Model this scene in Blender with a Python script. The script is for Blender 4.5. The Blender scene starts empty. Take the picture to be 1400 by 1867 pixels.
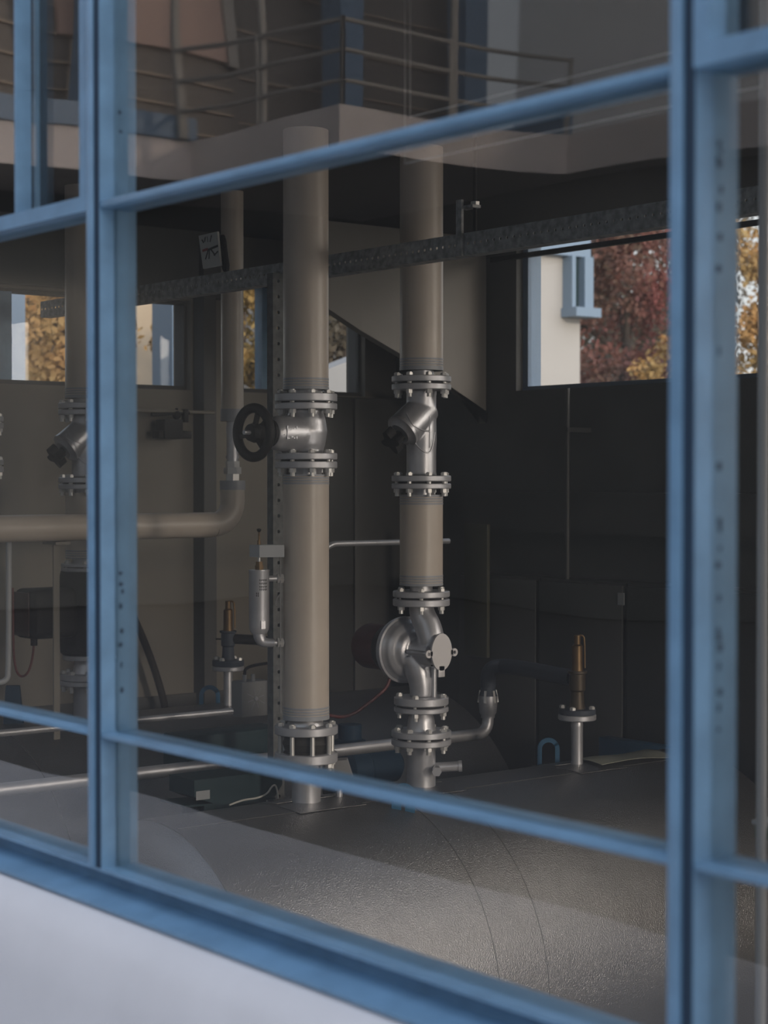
import bpy, bmesh, math, random
from mathutils import Vector, Matrix
random.seed(7)
PI = math.pi
SC = bpy.context.scene
COL = SC.collection
V = Vector
E = 1.6                       # eye height above the pavement
F = 3300.0                    # focal length in pixels of the 1400x1867 frame
PITCH = math.atan(60.5 / F)
RX, RY = 0.622, 0.783         # camera right vector on plan

# ------------------------------------------------------------------ plan helpers (sight lines used to survey the room)
def ray(px, py):
    u, v = px - 700.0, 933.5 - py
    fw = F * math.cos(PITCH) + v * math.sin(PITCH)
    up = v * math.cos(PITCH) - F * math.sin(PITCH)
    X, U = u / fw, up / fw
    return V((RX * X - RY, RY * X + RX, U))
CAM = V((0, -1.5, E))
def ax(px, py, x): d = ray(px, py); return CAM + d * ((x - CAM.x) / d.x)
def ay(px, py, y): d = ray(px, py); return CAM + d * ((y - CAM.y) / d.y)
def zf(x, y):
    Z = -RY * x + RX * (y + 1.5)
    def f(py):
        v = 933.5 - py
        return E + Z * (v * math.cos(PITCH) - F * math.sin(PITCH)) / (F * math.cos(PITCH) + v * math.sin(PITCH))
    return f

# ------------------------------------------------------------------ materials
def mat(name, col, rough=0.5, metal=0.0, var=0.0, vscale=6.0, bump=0.0, bscale=60.0, spec=0.5, col2=None, coat=0.0):
    m = bpy.data.materials.new(name); m.use_nodes = True
    nt = m.node_tree; b = nt.nodes['Principled BSDF']
    b.inputs['Base Color'].default_value = (*col, 1)
    b.inputs['Roughness'].default_value = rough
    b.inputs['Metallic'].default_value = metal
    b.inputs['Specular IOR Level'].default_value = spec
    b.inputs['Coat Weight'].default_value = coat
    b.inputs['Coat Roughness'].default_value = 0.25
    tc = nt.nodes.new('ShaderNodeTexCoord')
    if var or col2:
        n = nt.nodes.new('ShaderNodeTexNoise'); n.inputs['Scale'].default_value = vscale; n.inputs['Detail'].default_value = 5
        nt.links.new(tc.outputs['Object'], n.inputs['Vector'])
        r = nt.nodes.new('ShaderNodeValToRGB')
        c2 = col2 if col2 else tuple(min(1, c * (1 + var)) for c in col)
        c1 = col if col2 else tuple(c * (1 - var) for c in col)
        r.color_ramp.elements[0].position = 0.35; r.color_ramp.elements[1].position = 0.65
        r.color_ramp.elements[0].color = (*c1, 1); r.color_ramp.elements[1].color = (*c2, 1)
        nt.links.new(n.outputs['Fac'], r.inputs['Fac']); nt.links.new(r.outputs['Color'], b.inputs['Base Color'])
    if bump:
        n2 = nt.nodes.new('ShaderNodeTexNoise'); n2.inputs['Scale'].default_value = bscale; n2.inputs['Detail'].default_value = 2
        nt.links.new(tc.outputs['Object'], n2.inputs['Vector'])
        bp = nt.nodes.new('ShaderNodeBump'); bp.inputs['Strength'].default_value = bump; bp.inputs['Distance'].default_value = 0.004
        nt.links.new(n2.outputs['Fac'], bp.inputs['Height']); nt.links.new(bp.outputs['Normal'], b.inputs['Normal'])
    return m

def glass_mat(name, wave, base=0.05, veil=0.0):
    m = bpy.data.materials.new(name); m.use_nodes = True
    nt = m.node_tree; nt.nodes.clear(); N = nt.nodes.new; L = nt.links.new
    out = N('ShaderNodeOutputMaterial'); mix = N('ShaderNodeMixShader'); tr = N('ShaderNodeBsdfTransparent'); gl = N('ShaderNodeBsdfGlossy')
    gl.inputs['Roughness'].default_value = 0.0
    tr.inputs['Color'].default_value = (0.965, 0.975, 0.97, 1)
    geo = N('ShaderNodeNewGeometry'); dot = N('ShaderNodeVectorMath'); dot.operation = 'DOT_PRODUCT'
    L(geo.outputs['Incoming'], dot.inputs[0]); L(geo.outputs['True Normal'], dot.inputs[1])
    ab = N('ShaderNodeMath'); ab.operation = 'ABSOLUTE'; L(dot.outputs['Value'], ab.inputs[0])
    om = N('ShaderNodeMath'); om.operation = 'SUBTRACT'; om.inputs[0].default_value = 1; L(ab.outputs[0], om.inputs[1])
    pw = N('ShaderNodeMath'); pw.operation = 'POWER'; L(om.outputs[0], pw.inputs[0]); pw.inputs[1].default_value = 4.4
    ma = N('ShaderNodeMath'); ma.operation = 'MULTIPLY_ADD'; L(pw.outputs[0], ma.inputs[0]); ma.inputs[1].default_value = 1 - base; ma.inputs[2].default_value = base
    tc = N('ShaderNodeTexCoord'); ns = N('ShaderNodeTexNoise'); ns.inputs['Scale'].default_value = 2.3; ns.inputs['Detail'].default_value = 0
    L(tc.outputs['Object'], ns.inputs['Vector'])
    bp = N('ShaderNodeBump'); bp.inputs['Strength'].default_value = 1.0; bp.inputs['Distance'].default_value = wave
    L(ns.outputs['Fac'], bp.inputs['Height']); L(bp.outputs['Normal'], gl.inputs['Normal'])
    dm = N('ShaderNodeMixShader'); dm.inputs[0].default_value = veil; df = N('ShaderNodeBsdfDiffuse'); df.inputs['Color'].default_value = (0.8, 0.8, 0.8, 1)  # thin diffuse veil, a painted haze lifting the darks behind the pane
    L(tr.outputs[0], dm.inputs[1]); L(df.outputs[0], dm.inputs[2])
    L(ma.outputs[0], mix.inputs[0]); L(dm.outputs[0], mix.inputs[1]); L(gl.outputs[0], mix.inputs[2]); L(mix.outputs[0], out.inputs[0])
    return m

M = {}
M['blue'] = mat('blue_paint', (0.172, 0.325, 0.485), 0.42, var=0.10, vscale=14, bump=0.12, bscale=90, coat=0.15)
M['navy'] = mat('dark_navy', (0.02, 0.045, 0.08), 0.6)
M['white'] = mat('white_wall_paint', (0.74, 0.74, 0.75), 0.6, var=0.03, vscale=5, bump=0.15, bscale=25)
M['glass'] = glass_mat('float_glass', 0.0022, 0.05, 0.010)
M['glass_far'] = glass_mat('far_window_glass', 0.0005, 0.03)
M['beige'] = mat('beige_pipe_wrap', (0.46, 0.40, 0.34), 0.38, var=0.05, vscale=8, spec=0.5)
M['tape'] = mat('grey_tape', (0.30, 0.31, 0.33), 0.45)
M['steel'] = mat('silver_paint', (0.52, 0.52, 0.54), 0.42, 0.7, var=0.07, vscale=20, bump=0.08, bscale=160)
M['flange'] = mat('flange_paint', (0.47, 0.47, 0.49), 0.46, 0.55, var=0.08, vscale=25, bump=0.06, bscale=200)
M['bolt'] = mat('bolt_zinc', (0.60, 0.59, 0.57), 0.42, 0.6)
M['cast'] = mat('cast_silver', (0.50, 0.50, 0.52), 0.40, 0.72, var=0.06, vscale=30, bump=0.10, bscale=220)
M['plate'] = mat('cover_plate', (0.60, 0.58, 0.58), 0.5, 0.35)
M['black'] = mat('black_enamel', (0.010, 0.0095, 0.0095), 0.6, spec=0.25)
M['galvshade'] = mat('shaded_strut_steel', (0.12, 0.125, 0.125), 0.6, 0.3, var=0.2, vscale=40)  # darker copy of the strut steel, shade put into its colour
M['rubber'] = mat('dark_rubber', (0.03, 0.027, 0.022), 0.7, spec=0.25)
M['gasket'] = mat('gasket_black', (0.01, 0.01, 0.011), 0.8)
M['maroon'] = mat('maroon_enamel', (0.075, 0.02, 0.016), 0.6, spec=0.25)
M['redstripe'] = mat('red_stripe', (0.035, 0.012, 0.010), 0.5)
M['tank'] = mat('embossed_sheet', (0.27, 0.266, 0.268), 0.34, 0.9, var=0.06, vscale=3, bump=0.65, bscale=250)
M['seam'] = mat('seam_line', (0.10, 0.10, 0.10), 0.6, 0.3)
M['olive'] = mat('olive_sheet', (0.34, 0.34, 0.27), 0.6, var=0.1)
M['brass'] = mat('brass', (0.15, 0.095, 0.045), 0.45, 0.7, var=0.15, vscale=40)
M['darkbrass'] = mat('dark_bronze', (0.07, 0.052, 0.033), 0.5, 0.5)
M['darkpipe'] = mat('dark_blue_grey_pipe', (0.05, 0.06, 0.078), 0.6, spec=0.3)
M['teal'] = mat('dark_teal_enamel', (0.012, 0.032, 0.038), 0.6, spec=0.25)
M['lug'] = mat('blue_lug_paint', (0.02, 0.10, 0.19), 0.5)
M['darkblue'] = mat('dark_blue_paint', (0.010, 0.034, 0.065), 0.6, spec=0.25)
M['greybox'] = mat('grey_plastic', (0.32, 0.33, 0.34), 0.5)
M['softgrey'] = mat('soft_grey_casing', (0.20, 0.20, 0.20), 0.6)
M['label'] = mat('white_label', (0.26, 0.27, 0.275), 0.6)
M['ink'] = mat('ink', (0.03, 0.03, 0.03), 0.7)
M['redink'] = mat('red_ink', (0.25, 0.05, 0.04), 0.7)
M['paper'] = mat('paper', (0.50, 0.50, 0.47), 0.8)
M['cable'] = mat('white_cable', (0.50, 0.48, 0.43), 0.6)
M['redcable'] = mat('dark_red_cable', (0.10, 0.02, 0.018), 0.55)
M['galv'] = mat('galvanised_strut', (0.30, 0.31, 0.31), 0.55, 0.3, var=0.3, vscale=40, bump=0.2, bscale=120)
M['wallb'] = mat('beige_wall', (0.19, 0.175, 0.147), 0.75, var=0.05, vscale=3)
M['panelb'] = mat('beige_panel', (0.24, 0.22, 0.195), 0.75, var=0.04, vscale=3)
M['walld'] = mat('dark_wall', (0.085, 0.085, 0.082), 0.8, var=0.1, vscale=3)
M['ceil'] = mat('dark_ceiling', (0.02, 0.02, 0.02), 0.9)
M['floor'] = mat('concrete_floor', (0.10, 0.10, 0.10), 0.7, var=0.2, vscale=4)
M['cab'] = mat('dark_cabinet', (0.06, 0.06, 0.058), 0.5)
M['cabolive'] = mat('dark_olive_panel', (0.06, 0.058, 0.035), 0.6)
M['greentop'] = mat('dull_green', (0.07, 0.12, 0.08), 0.6)
M['pave'] = mat('pale_pavement', (0.55, 0.55, 0.56), 0.85, var=0.08, vscale=2)
M['asph'] = mat('dark_asphalt', (0.06, 0.06, 0.06), 0.9, var=0.15, vscale=3)
M['conc'] = mat('pale_concrete', (0.64, 0.58, 0.55), 0.8, var=0.06, vscale=1.5)
M['soffit'] = mat('grey_facade', (0.78, 0.78, 0.76), 0.8, var=0.04, vscale=0.7)
M['dark_facade'] = mat('dark_facade', (0.12, 0.125, 0.12), 0.6, var=0.15, vscale=0.6)
M['pinkpanel'] = mat('pink_brown_panel', (0.42, 0.30, 0.25), 0.7)
M['rail'] = mat('pale_rail', (0.30, 0.28, 0.25), 0.5)
M['bluecol'] = mat('blue_grey_column', (0.16, 0.23, 0.32), 0.5)
M['whitebld'] = mat('white_render', (0.36, 0.352, 0.345), 0.8, var=0.02, vscale=1)
M['tanbld'] = mat('tan_render', (0.62, 0.52, 0.40), 0.8, var=0.1, vscale=2)
M['bark'] = mat('bark', (0.06, 0.045, 0.035), 0.9)
M['leaf_red'] = mat('leaf_red', (0.20, 0.06, 0.055), 0.8, col2=(0.13, 0.085, 0.06), vscale=1.2)
M['leaf_dark'] = mat('leaf_dark', (0.075, 0.075, 0.06), 0.8, col2=(0.12, 0.09, 0.06), vscale=1.0)
M['leaf_orange'] = mat('leaf_orange', (0.50, 0.26, 0.09), 0.8, col2=(0.36, 0.26, 0.11), vscale=1.2)
M['leaf_green'] = mat('leaf_green', (0.20, 0.18, 0.07), 0.8, col2=(0.36, 0.22, 0.07), vscale=1.0)
M['grass'] = mat('dry_ground', (0.16, 0.13, 0.08), 0.9, var=0.2, vscale=1)

# horizontal siding: dark boards, their lit edges painted on as pale strips
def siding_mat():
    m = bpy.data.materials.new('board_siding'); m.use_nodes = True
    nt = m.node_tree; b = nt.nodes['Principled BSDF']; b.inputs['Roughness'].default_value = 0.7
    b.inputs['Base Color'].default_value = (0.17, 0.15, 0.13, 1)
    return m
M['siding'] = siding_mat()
M['lit_edge'] = mat('lit_board_edge', (0.42, 0.34, 0.26), 0.7)  # pale colour stands in for light catching the board edges

# ------------------------------------------------------------------ mesh builder
def basis(d):
    d = V(d).normalized()
    a = V((0, 0, 1)) if abs(d.z) < 0.9 else V((1, 0, 0))
    u = d.cross(a).normalized(); v = d.cross(u).normalized()
    return u, v, d

class B:
    def __init__(s): s.bm = bmesh.new()
    def poly(s, pts): return s.bm.faces.new([s.bm.verts.new(p) for p in pts])
    def box(s, x0, x1, y0, y1, z0, z1):
        vs = [s.bm.verts.new((x, y, z)) for z in (z0, z1) for y in (y0, y1) for x in (x0, x1)]
        for f in ((0, 2, 3, 1), (4, 5, 7, 6), (0, 1, 5, 4), (2, 6, 7, 3), (0, 4, 6, 2), (1, 3, 7, 5)):
            s.bm.faces.new([vs[i] for i in f])
        return s
    def rbox(s, x0, x1, y0, y1, z0, z1, r=0.005, seg=2):
        t = bmesh.new(); q = B.__new__(B); q.bm = t; q.box(x0, x1, y0, y1, z0, z1)
        bmesh.ops.bevel(t, geom=t.edges[:], offset=r, segments=seg, affect='EDGES', profile=0.5)
        me = bpy.data.meshes.new('tmp'); t.to_mesh(me); t.free(); s.bm.from_mesh(me); bpy.data.meshes.remove(me)
        return s
    def lathe(s, o, d, prof, seg=32, phase=0.0):
        """prof: list of (radius, distance along d). closed with caps."""
        u, v, d = basis(d); o = V(o); rings = []
        for r, h in prof:
            if r < 1e-6: rings.append([s.bm.verts.new(o + d * h)])
            else: rings.append([s.bm.verts.new(o + d * h + (u * math.cos(phase + 2 * PI * k / seg) + v * math.sin(phase + 2 * PI * k / seg)) * r) for k in range(seg)])
        for a, b in zip(rings, rings[1:]):
            for k in range(seg):
                k2 = (k + 1) % seg
                if len(a) == 1 and len(b) == 1: continue
                if len(a) == 1: s.bm.faces.new((a[0], b[k2], b[k]))
                elif len(b) == 1: s.bm.faces.new((a[k], a[k2], b[0]))
                else: s.bm.faces.new((a[k], a[k2], b[k2], b[k]))
        if len(rings[0]) > 1: s.bm.faces.new(rings[0][::-1])
        if len(rings[-1]) > 1: s.bm.faces.new(rings[-1])
        return s
    def cyl(s, p0, p1, r, r2=None, seg=24):
        p0, p1 = V(p0), V(p1); return s.lathe(p0, p1 - p0, [(r, 0), (r if r2 is None else r2, (p1 - p0).length)], seg)
    def hexa(s, p0, p1, r, phase=0.0): 
        p0, p1 = V(p0), V(p1); return s.lathe(p0, p1 - p0, [(r, 0), (r, (p1 - p0).length)], 6, phase)
    def ring(s, o, d, R0, R1, h, seg=40):
        u, v, d = basis(d); o = V(o); R = []
        for r, hh in ((R0, 0), (R1, 0), (R1, h), (R0, h)):
            R.append([s.bm.verts.new(o + d * hh + (u * math.cos(2 * PI * k / seg) + v * math.sin(2 * PI * k / seg)) * r) for k in range(seg)])
        for i in range(4):
            a, b = R[i], R[(i + 1) % 4]
            for k in range(seg): s.bm.faces.new((a[k], a[(k + 1) % seg], b[(k + 1) % seg], b[k]))
        return s
    def torus(s, o, d, R, r, seg=40, sub=12, arc=None):
        u, v, d = basis(d); o = V(o); rings = []
        n = seg
        for k in range(n):
            a = 2 * PI * k / n; c = u * math.cos(a) + v * math.sin(a)
            rings.append([s.bm.verts.new(o + c * (R + r * math.cos(2 * PI * j / sub)) + d * r * math.sin(2 * PI * j / sub)) for j in range(sub)])
        for k in range(n):
            a, b = rings[k], rings[(k + 1) % n]
            for j in range(sub): s.bm.faces.new((a[j], b[j], b[(j + 1) % sub], a[(j + 1) % sub]))
        return s
    def tube(s, pts, r, seg=12, smooth=0):
        pts = [V(p) for p in pts]
        rr = r if isinstance(r, (list, tuple)) else [r] * len(pts)
        for _ in range(smooth):
            q, w = [pts[0]], [rr[0]]
            for i in range(len(pts) - 1):
                q += [pts[i] * .75 + pts[i + 1] * .25, pts[i] * .25 + pts[i + 1] * .75]
                w += [rr[i] * .75 + rr[i + 1] * .25, rr[i] * .25 + rr[i + 1] * .75]
            pts, rr = q + [pts[-1]], w + [rr[-1]]
        rings = []; u = None
        for i, p in enumerate(pts):
            t = (pts[min(i + 1, len(pts) - 1)] - pts[max(i - 1, 0)]).normalized()
            if u is None: u, _, _ = basis(t)
            u = (u - t * u.dot(t)).normalized(); w = t.cross(u)
            rings.append([s.bm.verts.new(p + (u * math.cos(2 * PI * k / seg) + w * math.sin(2 * PI * k / seg)) * rr[i]) for k in range(seg)])
        for a, b in zip(rings, rings[1:]):
            for k in range(seg): s.bm.faces.new((a[k], a[(k + 1) % seg], b[(k + 1) % seg], b[k]))
        s.bm.faces.new(rings[0][::-1]); s.bm.faces.new(rings[-1])
        return s
    def sphere(s, c, r, seg=24, rg=14):
        c = V(c); r = V((r, r, r)) if not hasattr(r, '__len__') else V(r)
        rings = []
        for i in range(rg + 1):
            t = PI * i / rg
            if i in (0, rg): rings.append([s.bm.verts.new(c + V((0, 0, math.cos(t) * r.z)))])
            else: rings.append([s.bm.verts.new(c + V((math.sin(t) * math.cos(2 * PI * k / seg) * r.x, math.sin(t) * math.sin(2 * PI * k / seg) * r.y, math.cos(t) * r.z))) for k in range(seg)])
        for a, b in zip(rings, rings[1:]):
            for k in range(seg):
                k2 = (k + 1) % seg
                if len(a) == 1: s.bm.faces.new((a[0], b[k], b[k2]))
                elif len(b) == 1: s.bm.faces.new((a[k], b[0], a[k2]))
                else: s.bm.faces.new((a[k], b[k], b[k2], a[k2]))
        return s
    def prism(s, pts, d):
        d = V(d); a = [s.bm.verts.new(p) for p in pts]; b = [s.bm.verts.new(V(p) + d) for p in pts]; n = len(pts)
        s.bm.faces.new(a[::-1]); s.bm.faces.new(b)
        for k in range(n): s.bm.faces.new((a[k], a[(k + 1) % n], b[(k + 1) % n], b[k]))
        return s
    def bar(s, p0, p1, w, h, up=(0, 0, 1)):
        p0, p1 = V(p0), V(p1); d = (p1 - p0).normalized(); sd = d.cross(V(up)).normalized() * (w / 2); u = sd.cross(d).normalized() * (h / 2)
        return s.prism([p0 - sd - u, p0 + sd - u, p0 + sd + u, p0 - sd + u], p1 - p0)
    def holed(s, o, ud, vd, n, cw, h, rh, t):
        """a strip of n cells cw long and h wide, each with one round hole, t thick"""
        o, ud, vd = V(o), V(ud).normalized(), V(vd).normalized(); nd = ud.cross(vd)
        for i in range(n):
            c = o + ud * (cw * (i + .5)) + vd * (h * .5)
            out = [(-1, -1), (0, -1), (1, -1), (1, 0), (1, 1), (0, 1), (-1, 1), (-1, 0)]
            ring = []
            for side in (0, t):
                O = [s.bm.verts.new(c + ud * (a * cw / 2) + vd * (b * h / 2) + nd * side) for a, b in out]
                I = [s.bm.verts.new(c + (ud * math.cos(PI * (k - 3) / 4) + vd * math.sin(PI * (k - 3) / 4)) * rh + nd * side) for k in range(8)]
                ring.append((O, I))
                for k in range(8):
                    f = (O[k], O[(k + 1) % 8], I[(k + 1) % 8], I[k]); s.bm.faces.new(f)
            for k in range(8): s.bm.faces.new((ring[0][1][k], ring[0][1][(k + 1) % 8], ring[1][1][(k + 1) % 8], ring[1][1][k]))
        return s
    def out(s, name, m, parent=None, ang=35, remesh=0, relax=0, base=None, weld=False):
        if weld: bmesh.ops.remove_doubles(s.bm, verts=s.bm.verts, dist=1e-5)
        bmesh.ops.recalc_face_normals(s.bm, faces=s.bm.faces)
        me = bpy.data.meshes.new(name)
        s.bm.to_mesh(me); s.bm.free()
        o = bpy.data.objects.new(name, me); COL.objects.link(o)
        off = V((0, 0, 0))
        if parent is not None:
            off = parent['_o'] if '_o' in parent else V((0, 0, 0)); off = V(off); o.parent = parent; o['_o'] = off
        elif base is not None:
            off = V(base); o.location = off; o['_o'] = off
        me.transform(Matrix.Translation(-off))
        for p in me.polygons: p.use_smooth = True
        me.set_sharp_from_angle(angle=math.radians(ang))
        me.materials.append(M[m] if isinstance(m, str) else m)
        if remesh:
            md = o.modifiers.new('blend', 'REMESH'); md.mode = 'VOXEL'; md.voxel_size = remesh; md.use_smooth_shade = True
            md = o.modifiers.new('relax', 'SMOOTH'); md.factor = 0.5; md.iterations = relax
        return o

def thing(name, label, cat, loc, group=None):
    o = bpy.data.objects.new(name, None); COL.objects.link(o); o.location = loc; o['_o'] = V(loc)
    o['label'] = label; o['category'] = cat
    if group: o['group'] = group
    o.empty_display_size = 0.1
    return o
def tag(o, label, cat, group=None, kind=None):
    o['label'] = label; o['category'] = cat
    if group: o['group'] = group
    if kind: o['kind'] = kind
    return o
def struct(b, name, m, **k):
    o = b.out(name, m, **k); o['kind'] = 'structure'; return o
def sroot(name):
    o = bpy.data.objects.new(name, None); COL.objects.link(o); o['kind'] = 'structure'; o['_o'] = V((0, 0, 0)); return o

# ------------------------------------------------------------------ THE STREET WINDOW
zb, zl, zt, zh = E - 0.6486, E - 0.4314, E + 0.448, E + 0.97
FD = 0.07                                   # full frame depth, glass at 0.03
MX = [-2.645 + 1.304 * i for i in range(-3, 4)]
W1 = sroot('window_1')
for i, x in enumerate(MX):
    mu = B().box(x - 0.033, x, 0.0, FD, zb, zh).out('mullion', 'blue', W1)
    B().rbox(x - 0.033, x - 0.016, -0.007, 0.004, zb, zh, 0.002).out('cover_strip', 'blue', mu)
    B().box(x - 0.0155, x - 0.001, -0.0015, 0.003, zb, zh).out('dark_strip', 'navy', mu)  # flat dark navy strip beside the cover strip
for x0, x1 in zip(MX, MX[1:]):
    a, b = x0, x1 - 0.033
    B().rbox(a, b, 0.0, FD, zt, zt + 0.012, 0.0015).out('transom', 'blue', W1)
    B().rbox(a, b, 0.0, FD, zl, zl + 0.009, 0.002).out('glazing_bar', 'blue', W1)
    for z0, z1 in ((zb, zl), (zl + 0.009, zt), (zt + 0.012, zh)):
        B().box(a, b, 0.027, 0.033, z0, z1).out('pane', 'glass', W1)
B().box(MX[0], MX[-1], 0.03, FD, zb - 0.036, zb - .006).box(MX[0], MX[-1], 0.0, FD, zb - 0.006, zb).out('bottom_rail', 'blue', W1)
B().box(MX[0], MX[-1], 0.0, FD, zh, zh + 0.04).out('top_rail', 'blue', W1)
for x, rows in ((MX[4], (262, 275, 290, 300, 345, 378, 432, 490, 640, 850, 950, 962, 1000, 1030, 1090, 1150, 1162, 1180, 1215, 1262, 1290, 1330)), (MX[3], (205, 240, 1045, 1065, 1078, 1105, 1150, 1175, 1212, 1258))):
    b = B(); rn = random.Random(3)
    for r_ in rows:
        b.sphere((x, .0375 + rn.uniform(0, .005), zf(x, .04)(r_)), (.0012, rn.uniform(.002, .005), rn.uniform(.0025, .006)), 10, 6)
    o = b.out('putty_lumps', 'navy', [c for c in W1.children if c.name.startswith('mullion')][MX.index(x)]); o['kind'] = 'stuff'
# opening sashes above the transom: beside the left mullion and right of the right mullion
def sash(x0, x1, bars):
    z0 = zt + 0.0125
    s = B().box(x0, x1, -0.006, 0.022, zt - 0.001, z0 + 0.012).box(x1 - 0.022, x1, -0.006, 0.022, z0 + 0.012, zh).box(x0, x0 + 0.022, -0.006, 0.022, z0 + 0.012, zh).out('sash', 'blue', W1)
    for xb in bars: B().box(xb - 0.006, xb, -0.004, 0.0265, z0 + 0.012, zh).box(xb - 0.006, xb, 0.0335, 0.043, z0 + 0.012, zh).out('sash_bar', 'blue', s)
sash(MX[2] + 0.002, MX[3] - 0.035, [-2.935, -3.4])
sash(MX[4] + 0.001, MX[5] - 0.035, [-0.9])
B().prism([(MX[0], 0.0295, zb - 0.034), (MX[0], -0.036, zb - 0.047), (MX[0], -0.036, zb - 0.052), (MX[0], 0.0295, zb - 0.052)], (MX[-1] - MX[0], 0, 0)).out('sill_flashing', 'blue', W1)

# ------------------------------------------------------------------ OUR BUILDING: wall_front, room shell
zs = zb - 0.052
struct(B().prism([(-9, 0.10, zs - 0.003), (-9, -0.028, zs - 0.003), (-9, -0.05, zs - 0.012), (-9, -0.085, zs - 0.05), (-9, -0.10, zs - 0.13), (-9, -0.105, 0), (-9, 0.10, 0)], (14, 0, 0)), 'wall_front', 'white', ang=60)
XL, XR, YB, ZF, ZC = -6.92, 2.3, 4.07, E - 2.5, E + 1.11
SILL, HEAD = E + 0.398, E + 0.80
struct(B().box(-9, XR + .2, 0.012, 0.10, ZF, zs - .1).box(-9, 5, 0.0, 0.12, zh + 0.04, zh + 2.2), 'trim_1', 'white')
struct(B().box(XL - .2, XR + .2, -0.0, YB + .2, ZF - .2, ZF), 'floor', 'floor')
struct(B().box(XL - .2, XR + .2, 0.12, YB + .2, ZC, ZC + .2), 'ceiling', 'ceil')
Y1a, Y1b, Y2a, Y2b = 1.25, 2.89, 3.13, 3.88
wl = B()
for y0, y1, z0, z1 in ((0.08, Y1a, ZF, ZC), (Y1a, Y1b, ZF, SILL), (Y1a, Y1b, HEAD, ZC), (Y1b, Y2a, ZF, ZC), (Y2a, Y2b, ZF, SILL), (Y2a, Y2b, HEAD + .1, ZC), (Y2b, YB + .2, ZF, ZC)):
    wl.box(XL - .15, XL, y0, y1, z0, z1)
struct(wl, 'wall_left', 'wallb')
XBa, XBb, HB = -6.05, -4.60, E + 1.10
wb = B()
XCa, XCb = -3.2, 1.6
for x0, x1, z0, z1 in ((XL, XBa, ZF, ZC), (XBa, XBb, ZF, SILL), (XBa, XBb, HB, ZC), (XBb, XCa, ZF, ZC), (XCa, XCb, ZF, SILL - .3), (XCa, XCb, HB, ZC), (XCb, XR + .2, ZF, ZC)):
    wb.box(x0, x1, YB, YB + .15, z0, z1)
struct(wb, 'wall_back', 'walld')
wr = B()
for y0, y1, z0, z1_ in ((.12, 1.7, ZF, ZC), (1.7, 3.8, ZF, ZF + .2), (1.7, 3.8, E + .60, ZC), (3.8, YB + .2, ZF, ZC)):  # opening shaped so the added side lamp lights the pipes from below
    wr.box(XR, XR + .15, y0, y1, z0, z1_)
struct(wr, 'wall_right', 'wallb')
struct(B().box(5, 13, 0, .12, ZF, E + 3.3).box(XR + .2, 13, YB + 1.5, YB + 1.65, ZF, E + 3.3).box(XR + .2, 13, 0, YB + 1.6, E + 3.3, E + 3.45).box(13, 13.15, 0, YB + 1.6, ZF, E + 3.3), 'lamp_shell', 'wallb')  # unseen shell added round the side lamp to keep its light off the street
struct(B().box(XL, XL + .02, 0.1, YB, ZF, E - 0.965), 'baseboard_left', 'walld')
struct(B().box(XL, XL + .09, Y1b + .01, Y1b + .075, ZF, HEAD + .25), 'trim_2', 'walld')  # pilaster; the dark colour stands in for its shaded side
def far_window(name, axis, c, a0, a1, z0, z1, bars, fm='blue'):
    w = sroot(name)
    t = .012 if fm == 'walld' else .035
    def bx(b, p, q, zz0, zz1, d0, d1):
        if axis == 'x': b.box(c + d0, c + d1, p, q, zz0, zz1)
        else: b.box(p, q, c + d0, c + d1, zz0, zz1)
        return b
    fr = B()
    for p, q, r_, s_ in ((a0, a1, z0, z0 + .02), (a0, a1, z1 - t, z1), (a0, a0 + t, z0 + .02, z1 - t), (a1 - t, a1, z0 + .02, z1 - t)):
        bx(fr, p, q, r_, s_, -.02 if axis == 'y' else -.06, .06 if axis == 'y' else .02)
    fr.out('frame', fm, w)
    for p, wd in bars: bx(B(), p - wd / 2, p + wd / 2, z0 + .02, z1 - t, -.03, .03).out('bar', 'blue', w)
    bx(B(), a0 + .005, a1 - .005, z0 + .01, z1 - .01, -.004, .004).out('pane', 'glass_far', w)
far_window('window_2', 'x', XL - .06, Y1a, Y1b, SILL, HEAD, [(1.985, .07), (2.5, .05)], 'walld')
far_window('window_3', 'x', XL - .06, Y2a, Y2b, SILL, HEAD + .1, [(3.325, .055)], 'walld')
far_window('window_4', 'y', YB + .06, XBa, XBb, SILL, HB, [], 'bluecol')
far_window('window_5', 'y', YB + .06, XCa, XCb, SILL - .3, HB, [(-1.6, .05), (0, .05)])
struct(B().box(XL + .001, XL + .05, .13, 3.1, HEAD + .012, ZC - .003), 'dark_band', 'walld')  # dark sheet laid over the wall above the window heads
# dark blind rail across the back window
pa, pb = ay(955, 466, YB - .06), ay(1400, 388, YB - .06)
tag(B().bar((XBa - .1, pa.y, pa.z), (XBb + .15, pa.y, pa.z + (pb.z - pa.z) * 0 ), .02, .022).out('blind_rail', 'black', base=(XBa, pa.y, pa.z)), 'thin dark rail across the back window beside the autumn tree', 'rail')

# ------------------------------------------------------------------ flanges, bolts
def bolts(parent, x, y, za, zb_, r, n=8, ph=None, stud=0.012, name='bolt'):
    """n bolts through a flange pair whose outer faces lie at zb_ < za"""
    off = V(parent['_o']); ph = PI / n if ph is None else ph
    b = B(); L = za - zb_
    b.hexa((0, 0, 0), (0, 0, .009), .0118, .35)
    b.hexa((0, 0, -L - .013), (0, 0, -L), .0118, .1)
    b.cyl((0, 0, -L - .013 - stud), (0, 0, .0115), .0078, seg=10)
    first = b.out(name, 'bolt', parent); first.data.transform(Matrix.Translation(off))   # bolt mesh centred on its own origin
    for k in range(n):
        a = ph + 2 * PI * k / n
        o = first if k == 0 else first.copy()
        if k: COL.objects.link(o); o.parent = parent
        o.location = V((x + r * math.cos(a), y + r * math.sin(a), za)) - off
        o.rotation_euler = (0, 0, random.uniform(0, 1))
    return first
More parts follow.
